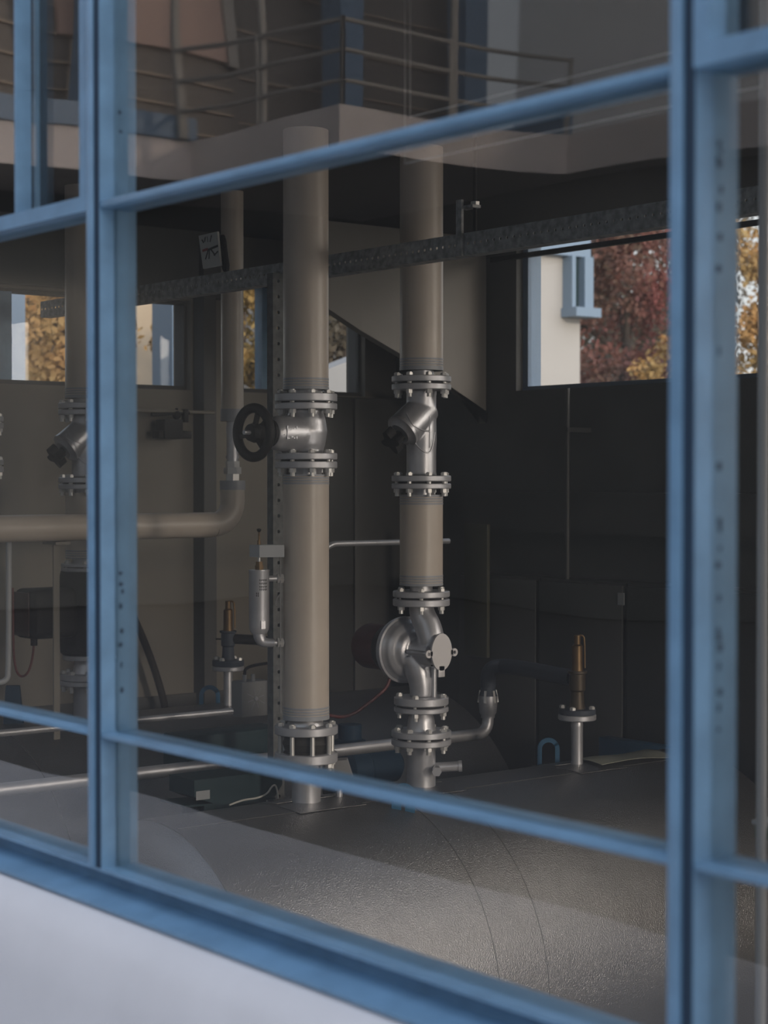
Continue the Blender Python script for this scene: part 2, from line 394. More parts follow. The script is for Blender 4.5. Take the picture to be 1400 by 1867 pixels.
def fl(parent, x, y, z0, z1, R=0.1, hub=0.0, name='flange', m='flange', face=0):
    c = .0025; p = [(R - c, 0), (R, c), (R, z1 - z0 - c), (R - c, z1 - z0)]
    return B().lathe((x, y, z0), (0, 0, 1), p, 56).out(name, m, parent, ang=25)
def gsk(parent, x, y, z0, z1, R=.082): return B().cyl((x, y, z0), (x, y, z1), R, seg=40).out('gasket', 'gasket', parent)
def wrap(parent, x, y, z0, z1, r=.0725, bands=()):
    o = B().lathe((x, y, z0), (0, 0, 1), [(r, 0), (r, z1 - z0)], 56).out('insulation', 'beige', parent, ang=25)
    for a, b, s in bands:      # band between a and b, grooves towards the side s
        p = [(r + .001, 0), (r + .001, b - a)]
        n = 3; g = .0025; e = []
        q = sorted([(a if s < 0 else b) - s * (k * .0085 + .008) * 1 for k in range(n)])
        prof = [(r + .0012, 0)]
        for zq in q:
            h = zq - a
            prof += [(r + .0012, h - g), (r - .0006, h - g * .3), (r - .0006, h + g * .3), (r + .0012, h + g)]
        prof += [(r + .0012, b - a)]
        B().lathe((x, y, a), (0, 0, 1), prof, 56).out('tape_band', 'tape', parent, ang=20)
    return o
X1, X2 = -4.69, -6.11
Y1 = ax(558, 1100, X1).y; Y2 = ax(768, 1100, X1).y; Y3 = ax(1052, 1350, X1).y
YL = ax(155, 900, X2).y; YLL = YL - 0.45
RT1, ZT1 = 0.60, E - 1.635
RT2, ZT2 = 0.725, E - 1.635
TOP1 = ZT1 + RT1; TOP2 = ZT2 + RT2
z1 = zf(X1, Y1); z2 = zf(X1, Y2); z3 = zf(X1, Y3); zL = zf(X2, YL)
r8 = .082

# ------------------------------------------------------------------ TANKS
def tank(name, label, x, R, zc, y0, y1, seams):
    t = thing(name, label, 'tank', (x, (y0 + y1) / 2, ZF))
    hd = [(0.0, -.13), (R * .3, -.124), (R * .6, -.10), (R * .85, -.062), (R * .96, -.03), (R, 0)]
    pr = hd + [(R, y1 - y0)] + [(r_, y1 - y0 - h) for r_, h in hd[::-1][1:]]
    B().lathe((x, y0, zc), (0, 1, 0), pr, 128).out('shell', 'tank', t, ang=30)
    for ys in seams: B().ring((x, ys - .0014, zc), (0, 1, 0), R - .002, R + .0008, .0028, 128).out('seam', 'seam', t)
    for ys in (y0 + .45, y1 - .45):
        B().prism([(x - R * .8, ys - .05, ZF), (x + R * .8, ys - .05, ZF), (x + R * .8, ys - .05, zc - R * .3), (x + R * .5, ys - .05, zc - R * .8), (x - R * .5, ys - .05, zc - R * .8), (x - R * .8, ys - .05, zc - R * .3)], (0, .1, 0)).out('saddle', 'lug', t)
    return t
def patch(x, R, zc, y0, y1, a0, a1, lift=.0015, wob=0.0, n=14, skew=0.0):
    """a sheet lying on the tank; angles from the ridge towards +x"""
    b = B(); g = []
    for j in range(n + 1):
        row = []
        for i in range(n + 1):
            s, q = i / n, j / n
            a = a0 + (a1 - a0) * s; y = y0 + (y1 - y0) * q + skew * s
            r_ = R + lift + wob * (s * s * (.6 + .4 * math.sin(q * 5)) + .15 * math.sin(7 * q + 3 * s))
            row.append((V((x + r_ * math.sin(a), y, zc + r_ * math.cos(a)))))
        g.append(row)
    th = .0012
    up = [[b.bm.verts.new(p) for p in row] for row in g]
    dn = [[b.bm.verts.new(p - V((math.sin(a0), 0, math.cos(a0))) * th) for p in row] for row in g]
    for j in range(n):
        for i in range(n):
            b.bm.faces.new((up[j][i], up[j][i + 1], up[j + 1][i + 1], up[j + 1][i])); b.bm.faces.new((dn[j][i], dn[j + 1][i], dn[j + 1][i + 1], dn[j][i + 1]))
    for k in range(n):
        for q0, q1 in (((0, k), (0, k + 1)), ((n, k), (n, k + 1)), ((k, 0), (k + 1, 0)), ((k, n), (k + 1, n))):
            b.bm.faces.new((up[q0[0]][q0[1]], up[q1[0]][q1[1]], dn[q1[0]][q1[1]], dn[q0[0]][q0[1]]))
    return b
T1 = tank('storage_tank', 'big grey embossed sheet-clad tank lying nearest the street window', X1, RT1, ZT1, 1.345, 3.72, (1.345, 2.207, 2.41))
T2 = tank('storage_tank', 'dark grey tank lying by the beige wall behind the two silver pipes', X2, RT2, ZT2, 0.95, 3.55, (1.5, 2.6))
# lengthwise laps and the cut collars round the nozzles
B().bar((X1 + .10, 1.36, ZT1 + RT1 * math.cos(.1675) + .001), (X1 + .10, 3.7, ZT1 + RT1 * math.cos(.1675) + .001), .0025, .0014).out('lap_seam', 'seam', T1)
for yc, hw, sk in ((Y1, .13, .02), (Y2, .12, -.02), (Y3, .115, .02)):
    for s in (-1, 1):
        c = patch(X1, RT1, ZT1, yc - hw, yc + hw, .02 if s > 0 else -.2, .2 if s > 0 else -.02, .0022, .002, 8, sk).out('collar_sheet', 'tank', T1)

def nozzle(tank_, x, y, ztop, zbase, r, flz, R=.1):
    n = B().lathe((x, y, zbase), (0, 0, 1), [(r, 0), (r, ztop - zbase - .02), (r * 1.04, ztop - zbase - .016), (r * 1.04, ztop - zbase - .010), (r * .96, ztop - zbase)], 40).out('nozzle', 'steel', tank_)
    fl(n, x, y, flz[0], flz[1], R)
    return n
n1 = nozzle(T1, X1, Y1, z1(1383), TOP1 - .02, .0465, (z1(1388), z1(1371)), .101)
n2 = nozzle(T1, X1, Y2, z2(1357), TOP1 - .02, .0485, (z2(1357), z2(1346.5)), .101)
nL = nozzle(T2, X2, YL, zL(1247), TOP2 - .03, .046, (zL(1248), zL(1239.5)))
n3 = nozzle(T1, X1, Y3, z3(1316), TOP1 - .02, .021, (z3(1312), z3(1302)), .069)

# ------------------------------------------------------------------ RISER 1 (gate valve with black handwheel)
t = thing('insulated_pipe', 'thick beige wrapped pipe rising from the black handwheel valve to the ceiling', 'pipe', (X1, Y1, z1(733)))
wrap(t, X1, Y1, z1(711), ZC, .0725, [(z1(711), z1(690), 1)])
B().cyl((X1, Y1, z1(718)), (X1, Y1, z1(711)), .05, seg=36).out('neck', 'steel', t)
fl(t, X1, Y1, z1(732.5), z1(718))
# valve
t = thing('gate_valve', 'silver flanged valve with a black handwheel on the thick left pipe', 'valve', (X1, Y1, z1(838)))
fl(t, X1, Y1, z1(747), z1(735.3)); gsk(t, X1, Y1, z1(735.3), z1(732.5))
fl(t, X1, Y1, z1(838), z1(826)); gsk(t, X1, Y1, z1(841.5), z1(838))
zc = z1(791)
bd = V((0.12, -0.99, 0)).normalized()      # the branch points to the street window
b = B()
H = z1(747) - z1(826)
b.lathe((X1, Y1, z1(826)), (0, 0, 1), [(.058, 0), (.056, .01), (.062, H * .2), (.0685, H * .5), (.062, H * .8), (.056, H - .01), (.058, H)], 40)
b.lathe(V((X1, Y1, zc)), bd, [(.055, 0), (.058, .05), (.056, .11), (.052, .14), (.044, .155), (.0, .156)], 36)
b.out('body', 'cast', t, remesh=.0035, relax=8)
o1 = V((X1, Y1, zc))
bon = B().lathe(o1 + bd * .145, bd, [(.044, 0), (.044, .02), (.036, .026), (.03, .045), (.022, .06), (.016, .07)], 32).out('bonnet', 'black', t)
B().cyl(o1 + bd * .19, o1 + bd * .262, .007, seg=12).out('stem', 'steel', t)
hw = B(); hc = o1 + bd * .222; u_, v_, _ = basis(bd)
hw.torus(hc, bd, .0765, .0155, 56, 14)
hw.lathe(hc - bd * .014, bd, [(.028, 0), (.032, .01), (.026, .03)], 24)
for k in range(3):
    a = 2 * PI * k / 3 + .2; c = u_ * math.cos(a) + v_ * math.sin(a)
    hw.bar(hc + c * .018, hc + c * .074, .012, .013, bd)
hw.out('handwheel', 'black', t)
# raised foundry marks on the branch
side = bd.cross(V((0, 0, 1))).normalized()
if side.x < 0: side = -side
mk = B()
for s0, z_lo, z_hi in ((.084, -.02, .022), (.045, -.02, .022)):
    q = o1 + bd * (s0 + .045) + side * .0535
    mk.bar(q + V((0, 0, z_lo)), q + V((0, 0, z_hi)), .0028, .004, side)
for s0, dz, w in ((.078, -.017, .006), (.066, .010, .008), (.064, -.012, .010), (.056, -.016, .007), (.054, .014, .007), (.095, -.006, .004)):
    q = o1 + bd * (s0 + .045) + side * .0535 + V((0, 0, dz)); mk.bar(q - bd * w / 2, q + bd * w / 2, .0025, .004, side)
mk.out('raised_marks', 'cast', t)
bolts(t, X1, Y1, z1(718), z1(747), r8); bolts(t, X1, Y1, z1(826), z1(854), r8)
# middle length
t = thing('insulated_pipe', 'thick beige wrapped pipe length below the black handwheel valve', 'pipe', (X1, Y1, z1(1336)))
fl(t, X1, Y1, z1(854), z1(841.5))
B().cyl((X1, Y1, z1(866)), (X1, Y1, z1(854)), .05, seg=36).out('neck', 'steel', t)
wrap(t, X1, Y1, z1(1310), z1(865), .0735, [(z1(883), z1(865), -1), (z1(1310), z1(1287), 1)])
B().lathe((X1, Y1, z1(1322)), (0, 0, 1), [(.056, 0), (.048, z1(1310) - z1(1322))], 36).out('neck', 'steel', t)
fl(t, X1, Y1, z1(1337), z1(1322), .1015)
# rubber joint with tie rods
t = thing('expansion_joint', 'dark rubber joint caged by tie rods under the thick left pipe', 'pipe joint', (X1, Y1, z1(1371)))
hh = z1(1337) - z1(1371)
B().lathe((X1, Y1, z1(1371)), (0, 0, 1), [(.075, 0), (.066, .006), (.072, hh * .3), (.076, hh * .5), (.072, hh * .7), (.066, hh - .006), (.075, hh)], 44).out('rubber_bellows', 'rubber', t)
bolts(t, X1, Y1, z1(1322), z1(1388), .085, 8, name='tie_rod')

# ------------------------------------------------------------------ RISER 2 (angled valve, pump)
t = thing('insulated_pipe', 'beige wrapped pipe rising to the ceiling above the ridged angled valve right of the handwheel', 'pipe', (X1, Y2, z2(697)))
wrap(t, X1, Y2, z2(676), ZC, .0725, [(z2(676), z2(654), 1)])
B().cyl((X1, Y2, z2(686)), (X1, Y2, z2(676)), .042, seg=36).out('neck', 'steel', t)
fl(t, X1, Y2, z2(697), z2(686))

def slant_valve(x, y, zz, label, pyl, nut_r=.024):
    """flanged valve with an angled branch. pyl: picture rows of its four flange faces, top to bottom"""
    a0, a1, b0, b1 = (zz(p) for p in pyl)
    t = thing('balancing_valve', label, 'valve', (x, y, b1))
    fl(t, x, y, a1, a0); fl(t, x, y, b1, b0)
    H = a1 - b0
    b = B()
    b.lathe((x, y, b0), (0, 0, 1), [(.050, 0), (.050, H * .3), (.052, H * .42), (.051, H * .55), (.050, H * .7), (.050, H)], 40)
    d = (V((-RX, -RY, 0)) * .62 + V((RY, -RX, 0)) * .48 - V((0, 0, .62))).normalized(); c = V((x, y, b0 + H * .74))
    b.lathe(c, d, [(.050, -.03), (.058, .03), (.0595, .092), (.055, .10), (0, .101)], 40)
    body = b.out('body', 'cast', t, remesh=.0033, relax=9)
    # parting ridge and the curved casting ribs, laid on the cast surface
    rt = V((RX, RY, 0)); nv = V((RY, -RX, 0))
    dg = bpy.context.evaluated_depsgraph_get(); dg.update(); ev = body.evaluated_get(dg); loc0 = V(body['_o'])
    zm = (a1 + b0) / 2
    def laid(pts):
        out = []
        for sx, sz in pts:
            o_ = V((x, y, zm + sz)) + rt * sx + nv * .3 - loc0
            ok, hit, nrm, _ = ev.ray_cast(o_, -nv)
            if ok: out.append(hit + loc0 + nrm * .0006)
        return out
    def curve(P, n=14):
        out = []
        for k in range(n + 1):
            q = k / n * (len(P) - 1); i = min(int(q), len(P) - 2); f = q - i
            p0, p1, p2, p3 = P[max(i - 1, 0)], P[i], P[i + 1], P[min(i + 2, len(P) - 1)]
            out.append(tuple(.5 * ((2 * p1[m_]) + (-p0[m_] + p2[m_]) * f + (2 * p0[m_] - 5 * p1[m_] + 4 * p2[m_] - p3[m_]) * f * f + (-p0[m_] + 3 * p1[m_] - 3 * p2[m_] + p3[m_]) * f ** 3) for m_ in (0, 1)))
        return out
    rb = B()
    for P in ([(.027, .055), (.027, 0), (.027, -.05)], [(-.052, .062), (-.03, .025), (0, .008), (.027, .004)], [(-.058, .045), (-.03, -.02), (-.005, -.055), (.022, -.068), (.036, -.045), (.044, .0)], [(-.075, .02), (-.06, -.015), (-.04, -.04)]):
        L_ = laid(curve(P))
        if len(L_) > 3: rb.tube(L_, .0024, 8, 1)
    rb.out('casting_rib', 'cast', t)
    B().lathe(c, d, [(.060, .096), (.060, .106), (.048, .108), (.036, .118)], 36).out('cap', 'cast', t)
    B().cyl(c + d * .116, c + d * .16, .014, seg=16).out('stem', 'black', t)
    k = B(); u_, v_, _ = basis(d); kc = c + d * .135
    pts = []
    for i in range(48):
        a = 2 * PI * i / 48; r_ = .034 + .011 * math.cos(4 * a); pts.append(kc + (u_ * math.cos(a) + v_ * math.sin(a)) * r_)
    k.prism(pts, d * .034)
    k.out('hand_knob', 'black', t)
    return t, (a0, a1, b0, b1)
t, q = slant_valve(X1, Y2, z2, 'silver angled valve with V-shaped ridges on the slimmer middle pipe', (700.5, 711.5, 867, 877.5))
gsk(t, X1, Y2, z2(700.5), z2(697)); gsk(t, X1, Y2, z2(881.5), z2(877.5))
bolts(t, X1, Y2, z2(686), q[1], r8 + .003); bolts(t, X1, Y2, q[2], z2(891), r8 + .003)
t = thing('insulated_pipe', 'short beige wrapped pipe length between the angled valve and the silver pump', 'pipe', (X1, Y2, z2(1089)))
fl(t, X1, Y2, z2(891), z2(881.5))
B().cyl((X1, Y2, z2(903)), (X1, Y2, z2(891)), .044, seg=36).out('neck', 'steel', t)
wrap(t, X1, Y2, z2(1067), z2(902), .0725, [(z2(920), z2(902), -1), (z2(1067), z2(1048), 1)])
B().cyl((X1, Y2, z2(1077)), (X1, Y2, z2(1067)), .038, seg=36).out('neck', 'steel', t)
fl(t, X1, Y2, z2(1088), z2(1077), .096)

# the pump
t = thing('circulation_pump', 'silver inline pump with a flat oval cover plate and maroon motor', 'pump', (X1, Y2, z2(1284)))
fl(t, X1, Y2, z2(1104), z2(1091.5), .096); fl(t, X1, Y2, z2(1284), z2(1270), .092)
gsk(t, X1, Y2, z2(1091.5), z2(1088)); gsk(t, X1, Y2, z2(1288), z2(1284))
vc = V((X1 - .05, Y2 - .012, z2(1187)))
ex = V((1, 0, 0))
zi, zo = z2(1104), z2(1270)
b = B()
b.lathe(vc - ex * .052, ex, [(.100, 0), (.110, .008), (.110, .026), (.104, .034), (.098, .04), (.092, .054), (.078, .064), (.070, .068), (.062, .082), (.048, .088), (.0, .09)], 64)
b.tube([(X1, Y2, zi), (X1 + .004, Y2, zi - .03), (X1 + .030, Y2 + .008, zi - .075), (X1 + .050, Y2 + .006, zi - .125), (X1 + .03, Y2, zi - .16)], [.042, .043, .046, .044, .038], 24, 2)
b.tube([(X1, Y2, zo), (X1, Y2, zo + .04), (X1 - .01, Y2 - .005, zo + .09), (X1 - .03, Y2 - .01, zo + .13)], [.038, .040, .046, .05], 24, 2)
b.lathe((X1 - .02, Y2, z2(1187)), ex, [(.046, 0), (.042, .09), (.0, .091)], 32)
b.out('volute', 'cast', t, remesh=.0035, relax=5)
B().ring(vc - ex * .030, ex, .096, .1135, .010, 64).out('clamp_ring', 'cast', t)
# oval cover plate with three lugs
pc = V((X1 + .095, Y2 + .004, z2(1187)))
def ov(b, cy, cz, ry, rz, x0, x1, n=44):
    b.prism([(x0, pc.y + cy + ry * math.cos(2 * PI * k / n), pc.z + cz + rz * math.sin(2 * PI * k / n)) for k in range(n)], (x1 - x0, 0, 0))
b = B(); ov(b, 0, .004, .044, .062, pc.x, pc.x + .008); b.rbox(pc.x, pc.x + .008, pc.y - .014, pc.y + .014, pc.z - .080, pc.z - .04, .003)
for s in (-1, 1):
    b.ring(V((pc.x, pc.y + s * .056, pc.z)), ex, .006, .0135, .008, 24); b.box(pc.x, pc.x + .008, pc.y + min(s * .040, s * .0495), pc.y + max(s * .040, s * .0495), pc.z - .009, pc.z + .009)
b.out('cover_plate', 'plate', t)
B().cyl((pc.x - .10, pc.y - .056, pc.z), (pc.x, pc.y - .056, pc.z), .009, seg=16).out('spacer_rod', 'cast', t)
B().cyl((X1 + .035, Y2 + .025, z2(1270)), (X1 + .035, Y2 + .025, z2(1215)), .011, seg=16).out('drain_post', 'cast', t)
mo = B().lathe(vc - ex * .045, -ex, [(.070, 0), (.078, .02), (.078, .17), (.072, .185), (0, .187)], 48).out('motor', 'maroon', t)
B().lathe(vc - ex * .058, -ex, [(.10, 0), (.085, .04), (.08, .05), (0, .051)], 48).out('adapter', 'black', t)
bolts(t, X1, Y2, z2(1077), z2(1104), .078, 6, ph=.35); bolts(t, X1, Y2, z2(1270), z2(1297), .076, 4, ph=-.95)
# cone piece beneath
t = thing('check_valve', 'short silver bulbous piece between two flange pairs below the silver pump', 'valve', (X1, Y2, z2(1343)))
fl(t, X1, Y2, z2(1297), z2(1288), .092); fl(t, X1, Y2, z2(1342.5), z2(1331), .101); gsk(t, X1, Y2, z2(1346.5), z2(1342.5), .086)
h = z2(1297) - z2(1331)
B().lathe((X1, Y2, z2(1331)), (0, 0, 1), [(.05, 0), (.047, h * .2), (.046, h * .45), (.043, h * .7), (.037, h * .9), (.036, h)], 40).out('body', 'cast', t)
bolts(t, X1, Y2, z2(1331), z2(1357), .084, 8)
# side stub on nozzle 2
rt = V((RX, RY, 0)); nv = V((RY, -RX, 0))
c = V((X1, Y2, z2(1400)))
br = B().cyl(c + rt * .02, c + rt * .125 + V((0, 0, .006)), .0165, seg=20).cyl(c + rt * .125 + V((0, 0, .006)), c + rt * .137 + V((0, 0, .0065)), .019, seg=20).cyl(c + rt * .05, c + rt * .05 + nv * .07, .014, seg=18).hexa(c + rt * .05 + nv * .07, c + rt * .05 + nv * .085, .0165)
br.out('side_stub', 'steel', n2)
c = V((X1, Y1, z1(1410)))
B().cyl(c + rt * .02, c + rt * .07, .013, seg=18).hexa(c + rt * .07, c + rt * .09, .018).out('side_stub', 'steel', n1)

# ------------------------------------------------------------------ LEFT RISER ON THE FAR TANK
t = thing('insulated_pipe', 'beige wrapped pipe rising to the ceiling just left of the window mullion', 'pipe', (X2, YL, zL(745)))
wrap(t, X2, YL, zL(727), ZC, .0735, [(zL(727), zL(708), 1)])
B().cyl((X2, YL, zL(735)), (X2, YL, zL(727)), .045, seg=32).out('neck', 'steel', t)
fl(t, X2, YL, zL(745.5), zL(735))
t, q = slant_valve(X2, YL, zL, 'silver angled valve with a black lobed knob left of the window mullion', (747.5, 757, 870.5, 880))
gsk(t, X2, YL, zL(747.5), zL(745.5)); gsk(t, X2, YL, zL(882.5), zL(880))
bolts(t, X2, YL, zL(735), q[1], r8 + .003); bolts(t, X2, YL, q[2], zL(891.5), r8 + .003)
t = thing('insulated_pipe', 'beige wrapped pipe length above the black pump behind the level beige pipe', 'pipe', (X2, YL, zL(1034)))
fl(t, X2, YL, zL(891.5), zL(882.5))
B().cyl((X2, YL, zL(899)), (X2, YL, zL(891.5)), .045, seg=32).out('neck', 'steel', t)
wrap(t, X2, YL, zL(1018), zL(898), .0735, [(zL(1018), zL(1002), 1)])
B().cyl((X2, YL, zL(1027)), (X2, YL, zL(1018)), .05, seg=32).out('neck', 'steel', t)
fl(t, X2, YL, zL(1033), zL(1027), .092)
t = thing('circulation_pump', 'black pump with a wide black motor head facing left of the mullion', 'pump', (X2, YL, zL(1203)))
fl(t, X2, YL, zL(1041), zL(1034), .092); fl(t, X2, YL, zL(1202), zL(1193), .086); gsk(t, X2, YL, zL(1034), zL(1033))
Hh = zL(1041) - zL(1193)
B().lathe((X2, YL, zL(1193)), (0, 0, 1), [(.085, 0), (.095, .01), (.097, .05), (.104, .10), (.104, Hh - .05), (.098, Hh - .02), (.092, Hh)], 48).out('pump_body', 'black', t)
ey = V((0, -1, 0)); mc = V((X2, YL - .07, zL(1115)))
mo = B().rbox(X2 - .075, X2 + .075, YL - .268, YL - .06, zL(1158), zL(1069), .028, 4).out('motor_head', 'black', t)
B().rbox(X2 - .062, X2 + .062, YL - .273, YL - .267, zL(1158) + .012, zL(1069) - .012, .003).out('end_cover', 'redstripe', mo)
g = ax(62, 1162, X2); B().cyl((X2, g.y, zL(1156)), (X2, g.y, zL(1171)), .013, seg=16).out('cable_gland', 'black', mo)
cb = [ax(p, q_, X2) for p, q_ in ((62, 1168), (60, 1195), (54, 1222), (44, 1234), (34, 1232), (27, 1215), (24, 1180), (24, 1120), (23, 1072))]
tag(B().tube(cb, .0045, 8, 2).out('motor_cable', 'redcable', base=cb[0]), 'dark red cable looping below the black motor head', 'cable')
bolts(t, X2, YL, zL(1027), zL(1041), .076, 6, stud=.0)
t = thing('check_valve', 'small silver flanged piece under the black pump beside the mullion', 'valve', (X2, YL, zL(1239)))
fl(t, X2, YL, zL(1238.5), zL(1227)); gsk(t, X2, YL, zL(1239.5), zL(1238.5), .085)
h = zL(1202) - zL(1227)
B().lathe((X2, YL, zL(1227)), (0, 0, 1), [(.05, 0), (.047, h * .3), (.042, h * .7), (.04, h)], 36).out('body', 'cast', t)
bolts(t, X2, YL, zL(1227), zL(1248), .083, 8)
# riser at the left border: only its valve edge shows
t = thing('balancing_valve', 'edge of a silver flanged valve cut off by the left border', 'valve', (X2, YLL, zL(868)))
zq = zf(X2, YLL)
for a, b_ in ((759, 769), (771, 781), (838, 848), (850, 861)): fl(t, X2, YLL, zq(b_), zq(a))
B().cyl((X2, YLL, zq(838)), (X2, YLL, zq(781)), .05, seg=36).out('body', 'cast', t)
B().cyl((X2, YLL, TOP2 - .02), (X2, YLL, zq(861)), .05).cyl((X2, YLL, zq(759)), (X2, YLL, ZC), .05).out('riser', 'beige', t)
bolts(t, X2, YLL, zq(759), zq(781), r8 + .003); bolts(t, X2, YLL, zq(838), zq(861), r8 + .003)

# ------------------------------------------------------------------ HORIZONTAL BEIGE PIPE + thin riser
XH = -5.86
pE = ax(424, 956, XH); zH = E + (873 - 957) * 6.95 / F
t = thing('beige_pipe', 'level beige wrapped pipe ending in an upward elbow at left', 'pipe', (XH, 1.6, zH))
rh = .0485
ye = pE.y
pts = [(XH, -.0 + .45, zH)] + [(XH, ye - .09 + .09 * math.sin(a), zH + .09 - .09 * math.cos(a)) for a in [PI / 2 * k / 8 for k in range(9)]]
zz = zf(XH, ye)
B().tube(pts[:2], rh, 36).out('insulation', 'beige', t, ang=50)
el = B().tube(pts[1:] + [(XH, ye, zz(890))], rh * .97, 36).out('elbow', 'beige', t, ang=50)
B().cyl((XH, ye, zz(893)), (XH, ye, zz(876)), rh * 1.02, seg=36).out('tape_band', 'tape', t)
t = thing('union_fitting', 'silver pipe union with stacked hex nuts above the beige elbow', 'fitting', (XH, ye, zz(876)))
B().hexa((XH, ye, zz(876)), (XH, ye, zz(864)), .028).out('nut', 'bolt', t); B().hexa((XH, ye, zz(864)), (XH, ye, zz(852)), .034, .4).out('nut', 'bolt', t); B().hexa((XH, ye, zz(852)), (XH, ye, zz(841)), .028, .2).out('nut', 'bolt', t)
B().cyl((XH, ye, zz(841)), (XH, ye, zz(768)), .0225, seg=28).lathe((XH, ye, zz(836)), (0, 0, 1), [(.026, 0), (.026, .012)], 28).lathe((XH, ye, zz(790)), (0, 0, 1), [(.0245, 0), (.0245, .03)], 28).out('tube', 'steel', t)
t = thing('beige_pipe', 'slim beige wrapped pipe rising to the ceiling behind the handwheel', 'pipe', (XH, ye, zz(768)))
B().cyl((XH, ye, zz(768)), (XH, ye, ZC), .0435, seg=36).out('insulation', 'beige', t)
B().cyl((XH, ye, zz(768)), (XH, ye, zz(746)), .046, seg=36).out('tape_band', 'tape', t)
# bracket under the level pipe
p = ax(103, 993, XH - .02)
b = B().box(XH - .07, XH + .03, p.y - .03, p.y + .03, zH - rh - .012, zH - rh - .002).box(XH - .028, XH - .02, p.y - .012, p.y + .012, ZT2 + math.sqrt(RT2 ** 2 - .2 ** 2) - .02, zH - rh - .012)
tag(b.out('pipe_support', 'wallb', base=(XH, p.y, TOP2)), 'thin beige post and plate holding up the level beige pipe', 'bracket')

# ------------------------------------------------------------------ SILVER PIPES between the tanks
XS = -5.29; a = ax(0, 1447, XS); b_ = ax(893, 1331, XS); zS = (a.z + b_.z) / 2
ec = V((XS, b_.y, zS)); zE = zf(XS, b_.y)
t = thing('silver_pipe', 'long bare silver pipe running behind the risers to an upturned elbow', 'pipe', (XS, 1.0, zS))
pts = [V((XS, .6, zS)), V((XS, b_.y - .06, zS))] + [V((XS, b_.y - .06 + .05 * math.sin(q), zS + .05 - .05 * math.cos(q))) for q in [PI / 2 * k / 6 for k in range(1, 7)]] + [V((XS, b_.y - .01, zE(1308)))]
B().tube(pts, .0225, 24).out('tube', 'steel', t, ang=50)
yq = b_.y - .01
t = thing('reducer_fitting', 'silver cone fitting on the upturned end of the silver pipe', 'fitting', (XS, yq, zE(1308)))
B().lathe((XS, yq, zE(1308)), (0, 0, 1), [(.027, 0), (.027, .01), (.033, .02), (.038, zE(1275) - zE(1308)), (.038, zE(1268) - zE(1308))], 32).out('cone', 'cast', t)
B().lathe((XS, yq, zE(1268)), (0, 0, 1), [(.037, 0), (.026, zE(1250) - zE(1268))], 32).out('collar', 'darkpipe', t)
for k in range(6):
    a_ = 2 * PI * k / 6; B().bar((XS + .039 * math.cos(a_), yq + .039 * math.sin(a_), zE(1280)), (XS + .031 * math.cos(a_), yq + .031 * math.sin(a_), zE(1258)), .009, .006, (math.cos(a_), math.sin(a_), 0)).out('clip', 'bolt', t)
tip = V((X1 - .02, Y3, z3(1237)))
pts = [V((XS, yq, zE(1252))), V((XS, yq, zE(1232))), V((XS + .01, yq + .01, zE(1216))), V((XS + .06, yq + .06, zE(1213))), tip + (V((XS, yq, tip.z)) - tip).normalized() * .05, tip]
tag(B().tube(pts, .03, 24, 2).out('insulated_hose', 'darkpipe', base=pts[0]), 'dark blue-grey wrapped hose arching from cone fitting to the right brass valve', 'hose')
XU = -5.72; a = ax(0, 1337, XU); zU = a.z; y_end = ax(423, 1290, XU).y
tag(B().cyl((XU, .6, zU), (XU, y_end, zU), .0125, seg=20).out('silver_pipe', 'steel', base=(XU, 1.5, zU)), 'thin silver pipe running over the far tank to the grey actuator box', 'pipe')
# little bent tube between the two risers
xm = -5.42; a = ax(728, 989, xm); b_ = ax(612, 988, xm)
b_.y -= .045; pts = [V((xm, a.y + .25, a.z)), V((xm, b_.y + .07, a.z + .002)), V((xm, b_.y + .03, a.z + .001)), V((xm, b_.y - .015, a.z - .02)), V((xm, b_.y - .03, a.z - .06)), V((xm, b_.y - .03, ZF + .0))]
tag(B().tube(pts, .011, 14, 2).out('bent_tube', 'steel', base=pts[0]), 'thin silver tube bending down between the two tall beige pipes', 'pipe')
# left border bent grey pipe
xg = -5.98; g0, g1 = ax(16, 995, xg), ax(16, 1238, xg)
pts = [V((xg, g0.y, zH - rh * .5)), V((xg, g1.y, g1.z + .02)), V((xg, g1.y - .01, g1.z - .005)), V((xg, g1.y - .04, g1.z - .012)), V((xg, g1.y - .25, g1.z - .014))]
tag(B().tube(pts, .0105, 14, 2).out('bent_pipe', 'greybox', base=pts[0]), 'slim grey pipe dropping from the level beige pipe and turning left', 'pipe')

# ------------------------------------------------------------------ AIR SEPARATOR beside riser 1
va = V((X1, Y1, 0)); left = -rt
cx = va + left * .148 + nv * .035; CX, CY = cx.x, cx.y
zA = zf(CX, CY)
t = thing('air_separator', 'silver cylinder air vessel piped to the side of the thick left pipe', 'air vessel', (CX, CY, zA(1150)))
zlow, zhi = zA(1150), zA(1041)
B().lathe((CX, CY, zlow - .012), (0, 0, 1), [(.012, 0), (.024, .004), (.031, .016), (.0325, .03), (.0325, zhi - zlow + .012 - .002), (.0335, zhi - zlow + .0125), (.0335, zhi - zlow + .016), (0, zhi - zlow + .017)], 44).out('vessel', 'steel', t)
dk = B()
for r_, row in enumerate((1057, 1063, 1069, 1074, 1081, 1085)):
    n = 7 if r_ < 4 else 2
    for k in range(n):
        an = math.radians(-72 + k * 7.5 + (10 if r_ < 4 else -14)) ; dirv = (nv * math.cos(math.radians(8 + k * 7)) + rt * math.sin(math.radians(8 + k * 7))) if r_ < 4 else (nv * math.cos(math.radians(-10 + k * 9)) + rt * math.sin(math.radians(-10 + k * 9)))
        q = V((CX, CY, zA(row))) + dirv * .0325
        dk.bar(q - V((0, 0, .0035 if k % 2 else .0025)), q + V((0, 0, .003)), .0022, .0006, dirv)
dk.out('printed_text', 'ink', t)
dv = (nv * math.cos(.45) + rt * math.sin(.45)); q = V((CX, CY, zA(1138))) + dv * .033
